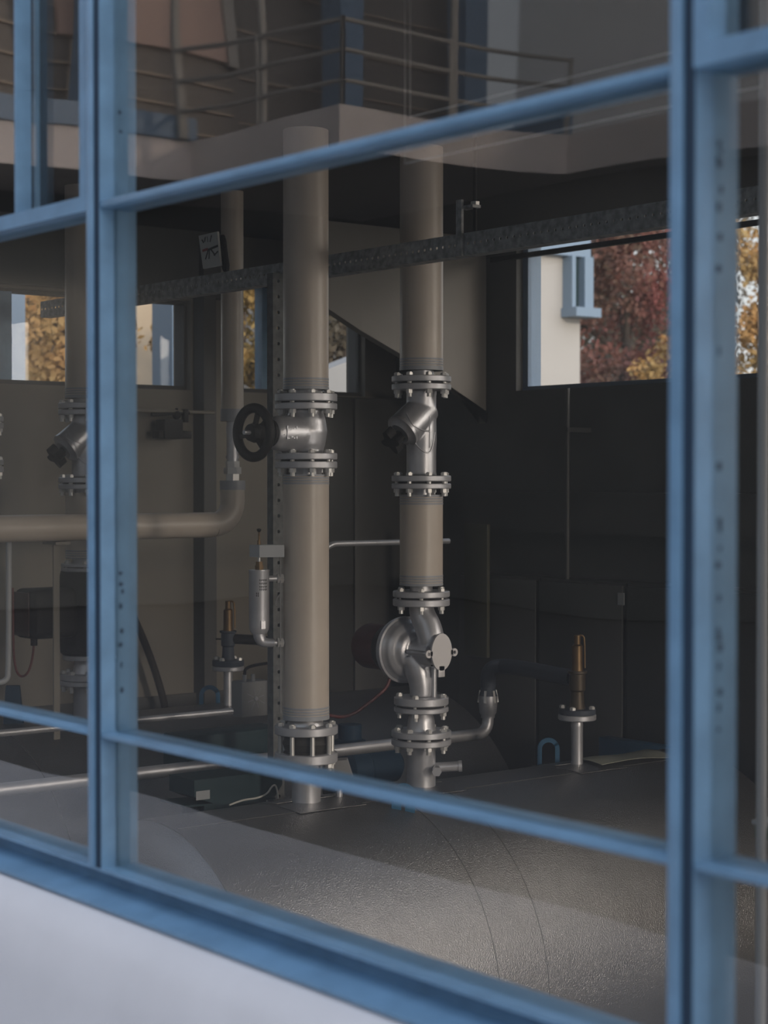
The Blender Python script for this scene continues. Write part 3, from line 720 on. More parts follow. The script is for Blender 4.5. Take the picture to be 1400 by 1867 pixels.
B().bar(q - V((0, 0, .0125)), q + V((0, 0, .0125)), .014, .006, dv).out('drain_boss', 'steel', t)
B().hexa((CX, CY, zhi + .004), (CX, CY, zhi + .018), .015).hexa((CX, CY, zhi + .018), (CX, CY, zhi + .030), .012).out('brass_fitting', 'brass', t)
B().cyl((CX, CY, zhi + .03), (CX, CY, zA(1014)), .005, seg=12).out('stem', 'bolt', t)
pts = [V((CX, CY, zlow - .005)), V((CX, CY, zA(1160))), V((CX, CY, zA(1170))), V((CX, CY, zA(1172))) + rt * .02, V((CX, CY, zA(1172))) + rt * .05]
B().tube([pts[0], pts[1], pts[2] + rt * .008, pts[3] + rt * .006, pts[4]], [.020, .019, .017, .0145, .013], 20, 2).out('lower_elbow', 'steel', t)
def to_riser(row):
    p0 = V((CX, CY, zA(row))) + rt * .03; e = V((X1, Y1, p0.z)); d = (e - p0).normalized(); p1 = e - d * .072
    return p0, p1, d
for row in (1055, 1172):
    p0, p1, d = to_riser(row)
    B().cyl(p0, p1, .0095, seg=16).out('connection', 'steel', t)
    B().hexa(p0 + d * .028, p0 + d * .048, .0155).out('nut', 'bolt', t)
# grey box on top + stem with knob
zbx0, zbx1 = zA(1015), zA(993)
bx = V((CX, CY, 0)) + rt * .03
t = thing('vent_box', 'small grey box capping the silver air vessel by the thick left pipe', 'box', (bx.x, bx.y, zbx0))
q0 = V((CX, CY, zbx0)); P = [q0 - rt * .030 + nv * .01, q0 + rt * .004 + nv * .045, q0 + rt * .082 + nv * .030, q0 + rt * .06 - nv * .02]
B().prism(P, (0, 0, zbx1 - zbx0)).out('casing', 'greybox', t)
B().cyl((CX, CY, zbx1), (CX, CY, zA(968)), .003, seg=10).cyl((CX, CY, zbx1), (CX, CY, zA(985)), .0055, seg=12).out('stem', 'brass', t)
B().lathe((CX, CY, zA(970)), (0, 0, 1), [(.004, 0), (.008, .006), (.007, .010), (0, .012)], 14).out('knob', 'black', t)
q = V((CX, CY, 0)) + rt * .068
tag(B().tube([(q.x, q.y, zbx0), (q.x, q.y, zA(1100)), (q.x, q.y, zA(1250)), (q.x, q.y, zA(1300))], .0022, 8).tube([V((q.x, q.y, zA(1082))), V((q.x, q.y, zA(1092))) - rt * .014, V((q.x, q.y, zA(1106))) - rt * .016, V((q.x, q.y, zA(1104)))], .002, 8, 1).out('signal_wire', 'softgrey', base=(q.x, q.y, zbx0)), 'thin grey wire hanging beside the silver air vessel', 'wire')

# ------------------------------------------------------------------ PERFORATED STRUTS
YS = 2.13
pL, pR = ay(253, 534, YS), ay(1232, 390, YS); zB = (pL.z + pR.z) / 2
hB = .062; x0, x1 = -6.9, 1.9
t = thing('strut_beam', 'long perforated steel channel hung level in front of the back window', 'beam', (-3, YS, zB))
n = 300
B().holed((x0, YS, zB - hB / 2), (1, 0, 0), (0, 0, 1), n, (x1 - x0) / n, hB, .0048, .002).out('web', 'galv', t, weld=True)
B().box(x0, x1, YS, YS + .05, zB - hB / 2 - .003, zB - hB / 2).box(x0, x1, YS, YS + .05, zB + hB / 2, zB + hB / 2 + .003).out('lip', 'galv', t)
p = ay(845, 420, YS)
t = thing('hanger', 'short steel hanger strap and rod holding the perforated beam beside the middle pipe', 'hanger', (p.x, YS, zB))
B().box(p.x - .022, p.x + .004, YS - .012, YS - .003, zB - hB / 2 - .004, zB + .135).out('strap', 'galv', t)
B().cyl((p.x + .03, YS + .02, zB + .04), (p.x + .03, YS + .02, ZC), .006, seg=12).out('rod', 'black', t)
B().hexa((p.x + .03, YS + .02, zB + .118), (p.x + .03, YS + .02, zB + .128), .014).out('nut', 'bolt', t)
B().box(p.x - .02, p.x + .045, YS - .003, YS + .03, zB + .108, zB + .117).out('washer_plate', 'galv', t)
p = ay(145, 500, YS)
tag(B().tube([(p.x - .015, YS + .02, zB - .03), (p.x - .015, YS + .02, zB + .06), (p.x - .01, YS + .02, zB + .075), (p.x + .02, YS + .02, zB + .075), (p.x + .025, YS + .02, zB + .06), (p.x + .025, YS + .02, zB + .035)], .006, 10).out('pipe_hook', 'galv', base=(p.x, YS, zB)), 'dark bent rod hooked over the beam at the left pipe', 'hook')
xv = -5.06; p0 = ax(508, 900, xv); 
t = thing('strut_post', 'upright perforated steel strut half hidden by the thick left pipe', 'post', (xv, p0.y, ZF))
n = 60; zv0, zv1 = ZF, zB + hB / 2
B().holed((xv, p0.y - .02, zv0), (0, 0, 1), (0, 1, 0), n, (E + .7 - zv0) / n, .04, .0062, .002).out('web', 'galvshade', t, weld=True)
B().box(xv - .035, xv, p0.y - .023, p0.y - .02, zv0, E + .7).box(xv - .035, xv, p0.y + .02, p0.y + .023, zv0, E + .7).out('lip', 'galvshade', t)
# white tag on the beam with brush strokes, black clip beside it
pa = ay(388, 455, YS - .03); zz = zf(pa.x, YS - .03)
t = thing('marker_sign', 'tilted white card with dark brush strokes standing on the beam', 'sign', (pa.x, YS - .03, zB + hB / 2))
tl, tr, brr, bl = ay(362, 430, YS - .02), ay(396, 422, YS - .02), ay(402, 484, YS - .02), ay(370, 490, YS - .02)
card = B().prism([bl, brr, tr, tl], (0, .008, 0)).out('card', 'paper', t)
def cp(s, q): return (bl * (1 - s) + brr * s) * (1 - q) + (tl * (1 - s) + tr * s) * q + V((0, -.0012, 0))
def strokes(b, L):
    for a_, c_, w in L: b.bar(cp(*a_), cp(*c_), w, .001, (0, 1, 0))
    return b
strokes(B(), [((.38, .52), (.98, .58), .008), ((.5, .55), (.42, .25), .005), ((.42, .5), (.22, .26), .006), ((.58, .52), (.78, .32), .006), ((.7, .33), (.95, .42), .005), ((.30, .78), (.36, .92), .005), ((.46, .75), (.46, .92), .003), ((.58, .74), (.70, .93), .006), ((.16, .86), (.24, .76), .005)]).out('brush_strokes', 'ink', card)
strokes(B(), [((.12, .53), (.42, .55), .009)]).out('red_mark', 'redink', card)
c0, c1 = ay(404, 432, YS), ay(412, 492, YS)
tag(B().tube([c0 - V((.01, 0, 0)), c0 + V((.012, 0, 0)), (c0 + c1) / 2 + V((.01, 0, 0)), c1 + V((.012, 0, .0)), c1 - V((.01, 0, 0)), (c0 + c1) / 2 - V((.012, 0, 0)), c0 - V((.012, 0, 0))], .009, 10, 1).out('black_clip', 'black', base=c0), 'black clip hanging on the beam beside the white card', 'clip')

# ------------------------------------------------------------------ BRASS SAFETY VALVES
def safety(x, y, zz, rows, label, side, sc=1.0, bc='brass'):
    fl_t, fl_b, body_b, body_t, cap_t = rows
    t = thing('safety_valve', label, 'valve', (x, y, zz(fl_b)))
    fl(t, x, y, zz(fl_b), zz(fl_t), .067 * sc, m='darkpipe')
    b0, b1, c1 = zz(fl_t), zz(body_t), zz(cap_t)
    B().lathe((x, y, b0), (0, 0, 1), [(.03 * sc, 0), (.026 * sc, .02), (.024 * sc, (b1 - b0) * .45), (.03 * sc, (b1 - b0) * .5), (.03 * sc, (b1 - b0) * .92), (.036 * sc, (b1 - b0) * .94), (.036 * sc, b1 - b0)], 28).out('body', bc, t)
    B().lathe((x, y, b1), (0, 0, 1), [(.022 * sc, 0), (.02 * sc, .01), (.019 * sc, (c1 - b1) * .7), (.012 * sc, (c1 - b1) * .75), (.012 * sc, c1 - b1), (0, c1 - b1 + .002)], 24).out('bonnet', 'brass', t)
    q = V((x, y, 0))
    B().tube([q + V((0, 0, c1 - .002)), q + rt * .018 + V((0, 0, c1)), q + rt * .026 + V((0, 0, c1 - .012)), q + rt * .027 + V((0, 0, b1 + .01))], .0035, 8, 1).out('lever', 'brass', t)
    bolts(t, x, y, zz(fl_t), zz(fl_b), .055 * sc, 4, ph=.5, stud=.0)
    return t
t = safety(X1, Y3, z3, (1292, 1302, 1292, 1223, 1158), 'brass-capped safety valve on its flange at the right end of the near tank', 1, 1.0, 'darkbrass')
p = ax(416, 1240, X2 + .03); XV, YV = p.x, p.y; zv = zf(XV, YV)
t2n = B().cyl((XV, YV, TOP2 - .01), (XV, YV, zv(1222)), .0185, seg=24).out('nozzle', 'steel', T2)
fl(t2n, XV, YV, zv(1222), zv(1214), .064)
t = safety(XV, YV, zv, (1203, 1214, 1203, 1150, 1096), 'dark brass safety valve with side outlet on the far tank left of the air vessel', 1, .95, 'darkpipe')
q = V((XV, YV, zv(1165)))
B().tube([q, q + rt * .03, q + rt * .11 + V((0, 0, -.004)), q + rt * .16 + V((0, 0, -.01))], .02, 18).out('side_outlet', 'black', t)
B().bar(q - rt * .05, q, .008, .006).out('lever', 'black', t)

# ------------------------------------------------------------------ SMALL ITEMS ON AND BEHIND THE TANKS
def lug(x, y, zbase, w, h, label, along=(0, 1, 0), hole=.30):
    a = V(along); P = []; c = V((x, y, zbase)); th = V((0, 0, 1)).cross(a) * .012
    for k in range(13): an = PI * k / 12; P.append((math.cos(an), math.sin(an)))
    outer = [c + a * (w / 2 * p[0]) + V((0, 0, h - w / 2 + w / 2 * p[1])) for p in P]
    inner = [c + a * (w * hole * p[0]) + V((0, 0, h - w / 2 + w * hole * p[1])) for p in P]
    oo = [c + a * (w / 2)] + outer + [c - a * (w / 2)]; ii = [c + a * (w * hole)] + inner + [c - a * (w * hole)]
    b = B()
    for k in range(len(oo) - 1): b.prism([oo[k], oo[k + 1], ii[k + 1], ii[k]], th)
    return tag(b.out('lifting_lug', 'lug', base=c, weld=True), label, 'lifting lug')
q = ax(735, 1480, X1 + .19); lug(X1 + .19, q.y, ZT1 + math.sqrt(RT1 ** 2 - .19 ** 2) - .01, .075, .098, 'blue lifting lug on the near tank right below the silver pump column', rt, .08)
q = ax(1000, 1380, X1 - .21); lug(X1 - .21, q.y, ZT1 + math.sqrt(RT1 ** 2 - .21 ** 2) - .01, .083, .115, 'blue arched lifting lug behind the near tank left of the right brass valve', rt)
q = ax(382, 1280, X2 - .1); lug(X2 - .1, q.y, ZT2 + math.sqrt(RT2 ** 2 - .1 ** 2) - .01, .085, .085, 'small blue arched lug on the far tank under the dark brass valve', rt)
q = ax(25, 1280, X2 + .0); 
tag(B().prism([V((X2, q.y, TOP2 - .01)) + rt * -.04, V((X2, q.y, TOP2 - .01)) + rt * .035, V((X2, q.y, TOP2 + .14)) + rt * .02, V((X2, q.y, TOP2 + .14)) - rt * .03], (-.03, .02, 0)).out('tank_bracket', 'darkblue', base=(X2, q.y, TOP2)), 'dark blue tapered bracket on the far tank at the left border', 'bracket')
# olive sheet on the ridge
m0 = ax(1070, 1392, X1).y; m1 = ax(1195, 1384, X1).y
tag(patch(X1, RT1, ZT1, m0 + .02, m1 + .04, -.16, .17, .006, .02, 12, -.05).out('loose_sheet', 'olive', base=(X1, (m0 + m1) / 2, TOP1)), 'olive sheet lying loose on the near tank right of the brass valve', 'sheet')
# teal actuator with a white label, on the near tank's shoulder
ya, yb = ax(345, 1440, -4.90).y, ax(505, 1440, -4.90).y
t = thing('valve_actuator', 'dark teal box with a white label on the near tank', 'actuator', (-4.93, (ya + yb) / 2, ZT1 + .545))
zta = zf(-4.90, (ya + yb) / 2)
B().prism([(-4.88, ya - .03, zta(1455)), (-4.88, yb - .02, zta(1462)), (-5.03, yb - .02, zta(1462)), (-5.03, ya - .03, zta(1455))], (0, 0, -.006)).box(-5.02, -5.0, ya + .05, yb - .05, ZT1 + .50, zta(1458)).box(-4.91, -4.89, ya + .05, yb - .05, ZT1 + .53, zta(1458)).out('base_plate', 'teal', t)
B().prism([(-4.87, ya, zta(1411)), (-4.87, ya, zta(1440)), (-4.87, ya + .05, zta(1452)), (-4.87, ya + .10, zta(1461)), (-4.87, yb - .03, zta(1459)), (-4.87, yb, zta(1438)), (-4.87, yb, zta(1411))], (-.15, 0, 0)).out('casing', 'teal', t)
B().box(-4.8695, -4.869, ya + .006, ya + .058, zta(1447), zta(1431)).out('label_plate', 'label', t)
pts = [ax(p_, q_, -4.86) for p_, q_ in ((418, 1468), (430, 1463), (446, 1458), (470, 1455), (488, 1447), (495, 1434), (502, 1430), (506, 1444), (507, 1456))]
tag(B().tube(pts, .0032, 8, 2).out('signal_cable', 'cable', base=pts[0]), 'thin white cable trailing from the labelled teal box', 'cable')
# teal control box on a post between the tanks
ya, yb = ax(335, 1365, -5.36).y, ax(515, 1365, -5.36).y; zt2 = zf(-5.36, (ya + yb) / 2)
t = thing('control_box', 'long dark teal box between the tanks behind the left pipe foot', 'box', (-5.42, (ya + yb) / 2, ZF))
B().rbox(-5.50, -5.345, ya, yb, zt2(1392), zt2(1334), .006).out('casing', 'teal', t)
B().box(-5.405, -5.365, (ya + yb) / 2 - .02, (ya + yb) / 2 + .02, ZF, zt2(1391)).out('post', 'galv', t)
# grey actuator box with cross marks
xa = -5.745; ya, yb = ax(441, 1270, xa).y, ax(492, 1270, xa).y; za = zf(xa, ya)
t = thing('actuator_box', 'grey square box with crossing lines on its face left of the thick pipe', 'actuator', (xa, ya, za(1308)))
B().rbox(xa - .075, xa, ya, yb, za(1309), za(1244), .006).out('casing', 'softgrey', t)
for s in (.12, .42): B().cyl((xa - .02, ya + (yb - ya) * s + .01, za(1244)), (xa - .02, ya + (yb - ya) * s + .01, za(1232)), .008, seg=14).out('cable_gland', 'greybox', t)
cc = V((xa + .0005, (ya + yb) / 2, za(1276)))
mk = B()
for an in range(8): 
    d = V((0, math.cos(an * PI / 4 + .3), math.sin(an * PI / 4 + .3))); mk.bar(cc + d * .014, cc + d * (.045 if an % 2 else .038), .0022, .0012, (1, 0, 0))
mk.out('cross_marks', 'greybox', t)
B().lathe(cc, (1, 0, 0), [(.009, 0), (.008, .004), (0, .005)], 18).out('hub', 'greybox', t)
pts = [V((xa - .02, ya + (yb - ya) * .12 + .01, za(1232))), V((xa - .02, ya + .03, za(1218))), V((xa, yb - .01, za(1212))), V((xa + .02, yb + .05, za(1214)))]
tag(B().tube(pts, .006, 10, 2).out('black_cable', 'black', base=pts[0]), 'short black cable arching over the grey square box', 'cable')
# blue pump low between the risers, and grey drain box by nozzle 1
pm = ax(690, 1400, -5.42); 
t = thing('booster_pump', 'dark blue pump low between the tanks behind the silver pipe', 'pump', (-5.36, pm.y, ZF))
zp = pm.z
B().lathe((-5.46, pm.y - .16, zp), (0, 1, 0), [(.06, 0), (.09, .02), (.09, .10), (.07, .12), (.068, .26), (.05, .28), (0, .282)], 36).out('casing', 'darkblue', t)
B().lathe((-5.47, pm.y - .1, zp + .05), (0, 0, 1), [(.06, 0), (.06, .06), (.045, .065), (.045, .12), (0, .121)], 28).out('terminal_head', 'darkblue', t)
B().box(-5.40, -5.37, pm.y - .03, pm.y + .03, ZF, zp - .06).out('post', 'galv', t)
q = V((X1, Y1, 0)) + rt * .10 - nv * .05
t = thing('drain_actuator', 'plain grey box beside the foot of the thick left pipe', 'actuator', (q.x, q.y, TOP1))
b = B(); zz = zf(q.x, q.y)
b.prism([V((q.x, q.y, zz(1422))) - rt * .05, V((q.x, q.y, zz(1422))) + rt * .05, V((q.x, q.y, zz(1400))) + rt * .038, V((q.x, q.y, zz(1386))) + rt * .03, V((q.x, q.y, zz(1388))) - rt * .045], -nv * .06)
b.out('casing', 'softgrey', t)
B().cyl((q.x - .02, q.y + .02, TOP1 - .03), (q.x - .02, q.y + .02, zz(1420)), .012).out('foot', 'steel', t)
# dark red cord from the pump motor
pts = [ax(p_, q_, -5.0) for p_, q_ in ((712, 1232), (706, 1252), (690, 1268), (668, 1285), (645, 1302), (622, 1308), (600, 1304), (580, 1300))]
tag(B().tube(pts, .006, 8, 1).out('power_cord', 'redcable', base=pts[0]), 'dark red cord sagging from the maroon pump motor', 'cable')

# ------------------------------------------------------------------ ON THE WALLS
t = thing('wall_valve', 'black motorised valve on the beige wall below the left windows', 'valve', (XL + .05, ax(318, 780, XL).y, E + .15))
xw = XL + .10; W = lambda p_, q_: ax(p_, q_, xw)
a, b_ = W(296, 800), W(330, 765); B().rbox(xw - .06, xw + .02, a.y, b_.y, a.z, b_.z, .006).out('motor', 'black', t)
a, b_ = W(288, 799), W(348, 786); B().rbox(xw - .05, xw + .01, a.y, b_.y, a.z, b_.z, .005).out('gear_case', 'black', t)
a, b_ = W(276, 756), W(344, 752); B().cyl(a, b_, .009).sphere(W(322, 757), .02).cyl(W(322, 760), W(322, 744), .006).cyl(W(337, 770), W(337, 746), .016).out('shaft', 'black', t)
a, b_ = ax(200, 747, xw), ax(356, 744, xw)
tag(B().cyl((xw, a.y, a.z), (xw, b_.y + .1, a.z), .008, seg=14).box(XL, xw, a.y + .1, a.y + .115, a.z - .004, a.z + .004).box(XL, xw, b_.y, b_.y + .015, a.z - .004, a.z + .004).out('wall_pipe', 'wallb', base=(xw, a.y, a.z)), 'thin beige pipe along the wall under the left windows', 'pipe')
pts = [ax(p_, q_, XL + .12) for p_, q_ in ((236, 1110), (255, 1150), (275, 1200), (288, 1240), (298, 1276), (302, 1300))]
tag(B().tube(pts, .016, 12, 2).out('black_hose', 'rubber', base=pts[-1]), 'dark hose slanting down the beige wall right of the mullion', 'hose')
# beige panel duct with a slanted underside, in front of the corner
xd = -6.25
P = [ax(600, 564, xd), ax(660, 604, xd), ax(728, 644, xd), ax(826, 708, xd), ax(890, 752, xd)]
P = [V((xd, 3.15, P[0].z + .03))] + P + [V((xd, YB - .004, P[-1].z - .05)), V((xd, YB - .004, ZC - .002)), V((xd, 3.15, ZC - .002))]
tag(B().prism(P, (-.05, 0, 0)).out('slanted_panel', 'panelb', base=P[3]), 'broad beige hanging panel with slanted lower edge left of the back window', 'panel')
yk0, yk1 = ax(545, 900, XL + .12).y, YB - .02
t = thing('wall_cabinet', 'tall dark cabinet on the left wall behind the two thick pipes', 'cabinet', (XL + .06, (yk0 + yk1) / 2, ZF))
B().box(XL + .025, XL + .10, yk0, yk1, ZF, SILL - .012).out('carcass', 'cab', t)
for a_, b_ in ((yk0, (yk0 + yk1) / 2), ((yk0 + yk1) / 2, yk1)): B().rbox(XL + .1005, XL + .115, a_ + .006, b_ - .006, ZF + .05, SILL - .02, .003).out('door', 'cab', t)
# dark cabinets and ledge on the back wall
gx = [-6.25, -5.72, -5.2, -4.68, -4.16]
lab = ['dark cabinet door on the back wall beside the olive panel', 'dark cabinet with a small pale tag under the back window', 'dark cabinet behind the right brass valve on the back wall', 'dark cabinet at the right of the back wall beside the mullion']
zc1 = E - .43
for k in range(4):
    t = thing('wall_cabinet', lab[k if k not in (1, 2) else 3 - k], 'cabinet', (gx[k], YB, ZF))
    B().box(gx[k] + .004, gx[k + 1] - .004, YB - .16, YB - .002, ZF, zc1).out('carcass', 'cab', t)
    B().rbox(gx[k] + .012, gx[k + 1] - .012, YB - .178, YB - .161, ZF + .05, zc1 - .01, .004).out('door', 'cab', t)
    if k == 1: pass
    if k == 2:
        p = ay(1132, 1092, YB - .18); B().box(p.x - .018, p.x + .018, YB - .181, YB - .1785, p.z - .025, p.z + .025).out('tag', 'greybox', t)
tag(B().box(-6.3, -3.2, YB - .10, YB - .002, E - .235, E - .06).box(-6.3, -3.2, YB - .12, YB - .002, E - .07, E - .058).out('cable_trunking', 'cab', base=(-5, YB, E - .1)), 'dark horizontal trunking across the back wall below the window', 'trunking')
p0, p1 = ay(846, 1195, YB - .2), ay(888, 956, YB - .2)
tag(B().rbox(p0.x, p1.x, YB - .2, YB - .182, p0.z, p1.z, .003).box(p0.x + .02, p1.x - .02, YB - .182, YB - .003, p0.z + .02, p0.z + .1).out('olive_panel', 'cabolive', base=(p0.x, YB, p0.z)), 'narrow dark olive panel standing against the back wall', 'panel')
xx = ay(1065, 800, YB - .03).x
tag(B().cyl((xx, YB - .13, E - .43), (xx, YB - .13, SILL - .01), .01, seg=12).box(xx - .012, xx + .012, YB - .14, YB, E + .2, E + .22).out('wall_conduit', 'cab', base=(xx, YB, E)), 'dark upright conduit on the back wall below the window', 'conduit')
p0, p1 = ay(1110, 1341, 3.86), ay(1290, 1366, 3.86)
tag(B().rbox(p0.x, p1.x, 3.80, 3.86, p0.z - .25, p0.z, .004).box(p0.x + .05, p0.x + .09, 3.80, 3.85, ZF, p0.z - .2).box(p1.x - .09, p1.x - .05, 3.80, 3.85, ZF, p0.z - .2).out('blue_guard_rail', 'lug', base=(p0.x, 3.83, ZF)), 'blue steel guard board behind the near tank at right', 'guard board')
# upright grey conduit and a green box beyond the right mullion
p = ay(1389, 1200, 1.0)
t = thing('grey_conduit', 'slim grey upright conduit seen right of the right mullion', 'conduit', (p.x, 1.0, ZF))
B().cyl((p.x, 1.0, ZF), (p.x, 1.0, ZC), .0095, seg=16).out('tube', 'greybox', t)
p2 = ay(1388, 1525, 1.05); p3 = ay(1388, 1500, 1.05)
t = thing('green_box', 'dull green box at the right border above the glazing bar', 'box', (p.x + .1, 1.07, p2.z))
B().rbox(p2.x, p2.x + .2, 1.03, 1.12, p2.z, p3.z, .003).out('casing', 'greentop', t)
B().box(p2.x - .003, p2.x + .203, 1.027, 1.123, p3.z, p3.z + .008).out('lid', 'greybox', t)
B().box(p2.x + .09, p2.x + .11, 1.06, 1.08, ZF, p2.z).out('post', 'galv', t)
# thin wires along the ceiling close to the glass
for (pa_, pb_, y_, lb) in (((905, 262), (1205, 197), .6, 'thin bright wire strung level below the ceiling behind the upper bar'), ((916, 173), (1095, 126), .6, 'fainter thin wire strung above the upper bar near the right mullion')):
    a, b_ = ay(*pa_, y_), ay(*pb_, y_); z_ = (a.z + b_.z) / 2
    tag(B().cyl((a.x - .25, y_, z_), (b_.x + .2, y_, z_), .0011, seg=8).cyl((a.x - .25, y_, z_), (a.x - .25, y_, ZC), .0004, seg=6).cyl((b_.x + .2, y_, z_), (b_.x + .2, y_, ZC), .0004, seg=6).out('thin_wire', 'bolt', base=(a.x, y_, z_)), lb, 'wire')

# ------------------------------------------------------------------ OUTSIDE: pavement, street, the building across the street (seen mirrored in the glass)
struct(B().box(-60, 40, -3.12, -.1, -.1, 0), 'ground_pavement', 'pave')
struct(B().box(-60, 40, -30, -3.12, -.12, -.02), 'ground_street', 'asph')
struct(B().box(-60, XL - .4, -.1, 60, -.12, -.02).box(XL - .4, 60, YB + .4, 60, -.12, -.02), 'ground_yard', 'grass')
S0, S1 = E + 3.6, E + 4.1
t = thing('balcony_block', 'pale stepped concrete balcony block mirrored in the upper panes', 'building', (-18, -13, 0))
B().prism([(-34, -4, S0), (-18.7, -4, S0), (-18.7, -10.25, S0), (-15.75, -10.25, S0), (-15.75, -13.8, S0), (-9, -13.8, S0), (-9, -20, S0), (-34, -20, S0)], (0, 0, S1 - S0)).out('slab', 'conc', t)
B().box(-30, -19.9, -16, -4.2, S1, S1 + 6).out('wall', 'siding', t)
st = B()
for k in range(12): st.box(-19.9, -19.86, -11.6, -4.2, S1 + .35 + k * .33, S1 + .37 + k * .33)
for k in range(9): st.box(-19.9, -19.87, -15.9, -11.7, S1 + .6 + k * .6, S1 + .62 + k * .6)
st.out('lit_siding_edges', 'lit_edge', t)
wn = B().box(-19.88, -19.82, -11.55, -8.9, S1 + 1.35, S1 + 4).out('shutter', 'pinkpanel', t)
B().box(-19.88, -19.78, -11.65, -11.5, S1 + 1.3, S1 + 4).out('shutter_frame', 'rail', t)
B().box(-18.9, -7, -16.4, -15.9, S1, S1 + 8).out('rear_wall', 'soffit', t)
B().box(-30, -9.5, -19.5, -14.2, 0, S0).out('ground_floor_wall', 'dark_facade', t)
B().box(-33, -20.5, -14.2, -4.2, 0, S0).out('ground_floor_wall', 'dark_facade', t)
for yy in (-9.1, -12.9, -15.3): B().box(-19.4, -19.0, yy - .2, yy + .2, S1, S1 + 7).out('column', 'bluecol', t)
B().box(-18.75, -18.66, -10.3, -4, S1, S1 + .28).box(-19.3, -15.9, -14.0, -13.85, S1, S1 + .3).out('kerb', 'bluecol', t)
def railing(pts, n_post, label):
    r = thing('balcony_railing', label, 'railing', (pts[0][0], pts[0][1], S1))
    L = [V((*p_, S1)) for p_ in pts]
    for h_ in (.32, .66, 1.0):
        B().tube([p_ + V((0, 0, h_)) for p_ in L], .028, 8).out('rail', 'rail', r)
    for a_, b_ in zip(L, L[1:]):
        for k in range(n_post):
            p_ = a_ + (b_ - a_) * (k / max(1, n_post - 1)); B().cyl(p_, p_ + V((0, 0, 1.03)), .032, seg=10).out('post', 'rail', r)
railing([(-18.6, -10.1), (-15.9, -10.4), (-15.9, -13.9)], 3, 'pale three-rail balcony railing mirrored in the upper panes')
b = B().cyl((-18.62, -10.12, S1), (-18.62, -10.12, S1 + 1.9), .05, seg=10).cyl((-15.9, -12.2, S1), (-15.9, -12.2, S1 + 4), .05, seg=10).cyl((-17.2, -10.3, S1), (-17.2, -10.3, S1 + 4), .05, seg=10)
b.out('downpipe', 'rail', t)
# unseen blocks added to keep low sun and low sky off the window
tag(B().box(14, 32, -15, -3, 0, 9).out('light_blocker', 'whitebld', base=(20, -9, 0)), 'unseen white block keeping the low sun off the window', 'house')
tag(B().box(-8.5, 13.5, -22, -15.5, 0, 7.2).out('light_blocker', 'dark_facade', base=(0, -18, 0)), 'unseen long dark block cutting the low sky light across the street', 'house')

# behind the room: white house with blue window, trees
xw_ = -13.0
h0, h1 = 8.9, ax(1057, 700, xw_).y
t = thing('white_house', 'white rendered house seen through the back window', 'house', (xw_ - 2, h0, 0))
ztop = ax(990, 464, xw_).z
B().box(xw_ - 5, xw_, h0, h1, 0, ztop).out('wall', 'whitebld', t)
B().box(xw_ - 5.1, xw_ + .1, h0 - .1, h1 + .05, ztop, ztop + .4).out('fascia', 'bluecol', t)
a, c = ax(1025, 562, xw_), ax(1060, 458, xw_)
w = B().box(xw_, xw_ + .14, a.y, a.y + .05, a.z, ztop).box(xw_, xw_ + .14, c.y - .09, c.y + .03, a.z, ztop).box(xw_, xw_ + .22, a.y - .02, c.y + .06, a.z - .09, a.z).out('window_frame', 'bluecol', t)
B().box(xw_ + .002, xw_ + .05, a.y + .05, c.y - .09, a.z, ztop).out('pane', 'teal', w)
def tree(x, y, h, cr, n, m, label, trunk=.14, low=.25):
    t = thing('tree', label, 'tree', (x, y, 0)); rnd = random.Random(int(x * 31 + y * 17))
    tb = B().tube([(x, y, 0), (x + .05, y, h * .25), (x - .08, y + .05, h * .5), (x + .05, y, h * .85)], [trunk, trunk * .8, trunk * .55, trunk * .2], 10, 1)
    for k in range(9):
        a = rnd.uniform(0, 6.28); z0 = h * rnd.uniform(.25, .7); e = V((x + cr * .75 * math.cos(a), y + cr * .75 * math.sin(a), z0 + h * rnd.uniform(.05, .22)))
        s0 = V((x, y, z0)); tb.tube([s0, s0 * .5 + e * .5 + V((0, 0, .15)), e], [trunk * .4, trunk * .28, trunk * .08], 6, 1)
    tb.out('trunk', 'bark', t)
    b = B()
    cl = [V((x + cr * .62 * rnd.uniform(0, 1) ** .5 * math.cos(k_), y + cr * .62 * rnd.uniform(0, 1) ** .5 * math.sin(k_ * 1.7), h * rnd.uniform(low, 1))) for k_ in range(max(10, n // 40))]
    for k in range(int(n * 4)):
        c = rnd.choice(cl) + V((rnd.gauss(0, .20), rnd.gauss(0, .20), rnd.gauss(0, .18))) * (cr / 1.6)
        u = V((rnd.gauss(0, 1), rnd.gauss(0, 1), rnd.gauss(0, 1))).normalized(); v = u.orthogonal().normalized(); s = rnd.uniform(.025, .055)
        b.poly([c + u * s, c + v * s * .55, c - u * s, c - v * s * .55])
    b.out('foliage', m, t)
def tx(px, y): return ay(px, 700, y).x
tree(tx(1140, 16), 16, 5.0, 1.2, 3400, 'leaf_red', 'red-leaved autumn tree in the middle of the back window', .13, .3)
tree(tx(1235, 20), 20, 6.0, 1.5, 5200, 'leaf_dark', 'dark bushy tree behind the red one in the back window', .16, .05)
tree(tx(1095, 22), 22, 5.4, 1.5, 5200, 'leaf_dark', 'dark tree at the white house corner in the back window', .16, .02)
tree(tx(1165, 25), 25, 5.0, 2.0, 5200, 'leaf_dark', 'broad dark tree farthest behind the red one in the back window', .16, .02)
tree(tx(1215, 15), 15, 3.4, .7, 1500, 'leaf_orange', 'small rust-orange tree beside the right mullion in the back window', .08, .3)
tree(tx(1395, 15), 15, 4.4, .8, 2400, 'leaf_orange', 'low orange tree at the right end of the back window', .15, .02)
def ty(px, x): return ax(px, 650, x).y
tree(-13, ty(45, -13), 4.2, .6, 3600, 'leaf_orange', 'golden autumn tree in the leftmost window', .07, .3)
